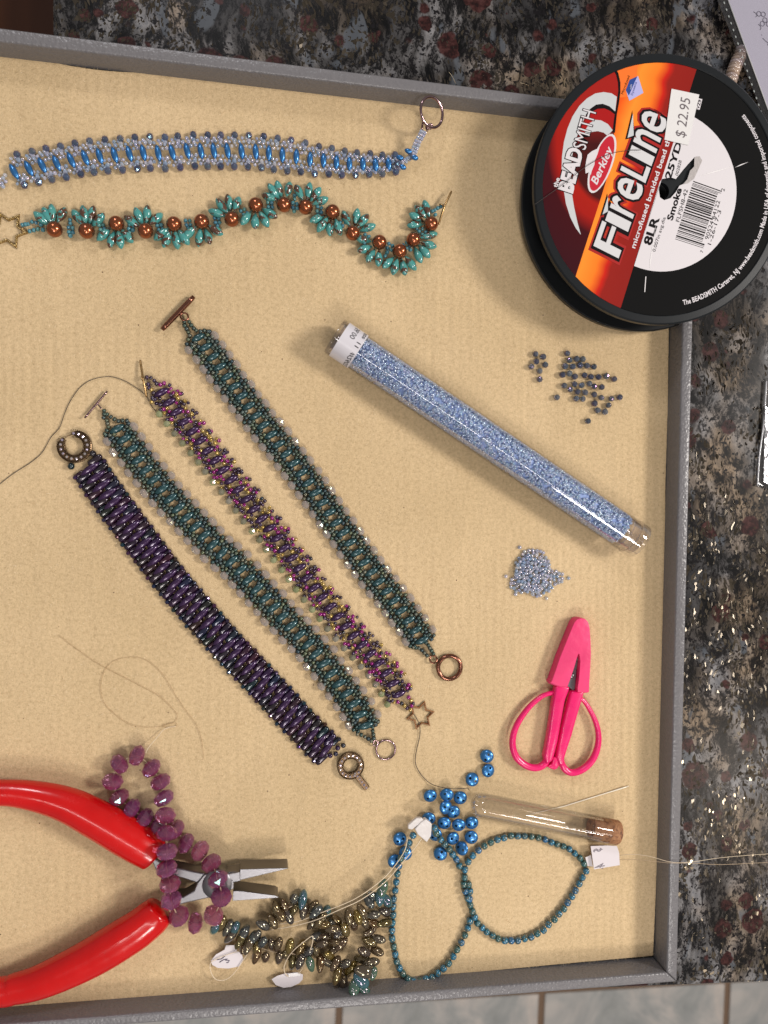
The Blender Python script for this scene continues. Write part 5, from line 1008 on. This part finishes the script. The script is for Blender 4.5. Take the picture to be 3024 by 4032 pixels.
def loose_threads():
    o=thread('needle_thread',cr((200,1400),.4822,[(-430,1060),(-300,960),(-160,870),(-70,790),(0,670),(70,590),(110,480),(160,370),(240,260),(340,195),(480,172),(600,205),(700,265),(780,330),(820,410),(870,465),(912,502)]),.05,.013,THR['smoke']); tag(o,'thin dark thread arching from the left edge over to the magenta bracelet','thread')
    o=thread('needle_thread',cr((900,2200),.6028,[(1210,1015),(1245,1080),(1250,1150),(1228,1250),(1220,1330),(1250,1400),(1310,1462),(1380,1490),(1470,1503),(1555,1499),(1566,1503),(1572,1512)]),[.1,.1,.06,.06,.06,.06,.1,.3,.45,.3,.2,.1],.014,THR['smoke']); tag(o,'thin dark thread hanging from the gold star down to the blue beads','thread')
loose_threads()
# ================================================================ THINGS ON THE COUNTER
def counter_things():
    t=thing('bead_strand','short stack of tan shell-like beads on the counter, half under the plastic sleeve','bead strand',P(2890,250,ZC),'strands of beads on the counter')
    D=cr((2600,0),.3164,[(870,1010),(885,965),(900,912),(918,865),(930,832),(945,795),(960,755),(985,715),(1005,670),(1020,625)])
    for i,(u,v) in enumerate(D): bead('shell_bead','round',G['tan'],t,P(u,v,ZC+.30),None,pxdir(.38,-1,(2890,250)),(.30,.30,.15))
    zp=ZC+.66; pl=seen_glass('sleeve_plastic',(.93,.93,.95),.07,.35); t=thing('page_protector','clear plastic page sleeve with a white sheet of diagrams, top right corner','plastic sleeve',P(2990,100,ZC))
    def sheet(n,L,z,mat,th=.02,par=t): q=[P(*p,z) for p in L]; return wobj(n,*prism([(p.x,p.y,z-th) for p in q],[(p.x,p.y,z) for p in q]),mat,par,False)
    sheet('plastic_sleeve',[(2826,0),(2760,-200),(3700,-500),(3900,900),(3400,1500),(3190,960),(3024,503)],zp,pl)
    pp=sheet('paper',[(2869,0),(2810,-200),(3700,-450),(3850,900),(3400,1400),(3215,940),(3024,432)],zp-.05,M('diagram_paper',(.62,.59,.66),.6),.015)
    seam=[P(2867,0,zp+.015),P(3024,430,zp+.015),P(3215,950,zp+.015)]; wobj('seam',*tube(seam,.02,6),M('seam_plastic',(.7,.7,.68),.3,clear=.4),t)
    dm=M('perforation',(.35,.38,.37),.4,clear=.3)
    for k in range(24):
        f=k/1.0; u=2852+10+f*8.55*1.0; v=12+f*26.7; 
        if k>22: break
        u=2600+(795+f*28.6)*.3164; v=(35+f*84.6)*.3164; m_=frame(P(u,v,zp+.012),pxdir(.33,.94,(2900,200)),None,(.055,.034,.01)); obj('perforation',bead_mesh('ball',dm,'perforation'),t,m_)
    ink=M('diagram_ink',(.10,.08,.13),.5)
    for x,y in ((1228,172),(1282,178),(1303,250),(1270,295),(1345,300)): ring('diagram_circle',2600+x*.3164,y*.3164,zp-.04,.10,.011,ink,pp)
    for L in ([(1160,145),(1190,165),(1205,195),(1185,212)],[(1222,300),(1245,325),(1255,350),(1242,372)],[(1275,475),(1310,510),(1345,535)],[(1258,430),(1268,440)],[(1335,545),(1345,570)]): wobj('diagram_line',*tube([P(*p,zp-.04) for p in cr((2600,0),.3164,L)],.012,4),ink,pp)
    t=thing('plastic_bag','clear plastic bag with a crinkled edge at the right side of the counter','plastic bag',P(3040,1750,ZC)); bg_=seen_glass('bag_plastic',(.90,.90,.90),.12,.5)
    L=[(3016,1490),(3005,1600),(3000,1720),(2990,1850),(2980,1915),(3010,1922),(3100,1925),(3200,1700),(3150,1480)]; q=[P(*p,ZC+.1) for p in L]; wobj('bag_sheet',*prism([(p.x,p.y,ZC+.02) for p in q],[(p.x,p.y,ZC+.09) for p in q],.02,1),bg_,t)
    for a,b in (((3018,1500),(2983,1912)),((3024,1640),(3008,1900))): A=P(*a,ZC+.13);B=P(*b,ZC+.13); wobj('bag_fold',*tube(catmull([A,A.lerp(B,.4)+Vector((.04,0,0)),A.lerp(B,.7)-Vector((.03,0,0)),B],5),.035,6),M('bag_edge',(.75,.75,.77),.12,clear=.35,coat=1),t)
    q=[P(*p,ZC+.2) for p in [(3012,1600),(3007,1900),(3040,1915),(3100,1800),(3090,1600)]]; wobj('silver_packet',*prism([(p.x,p.y,ZC+.1) for p in q],[(p.x,p.y,ZC+.2) for p in q],.03,1),M('silver_foil',(.6,.6,.62),.2,1,bumps=(2,.8,.2)),t,False)
counter_things()
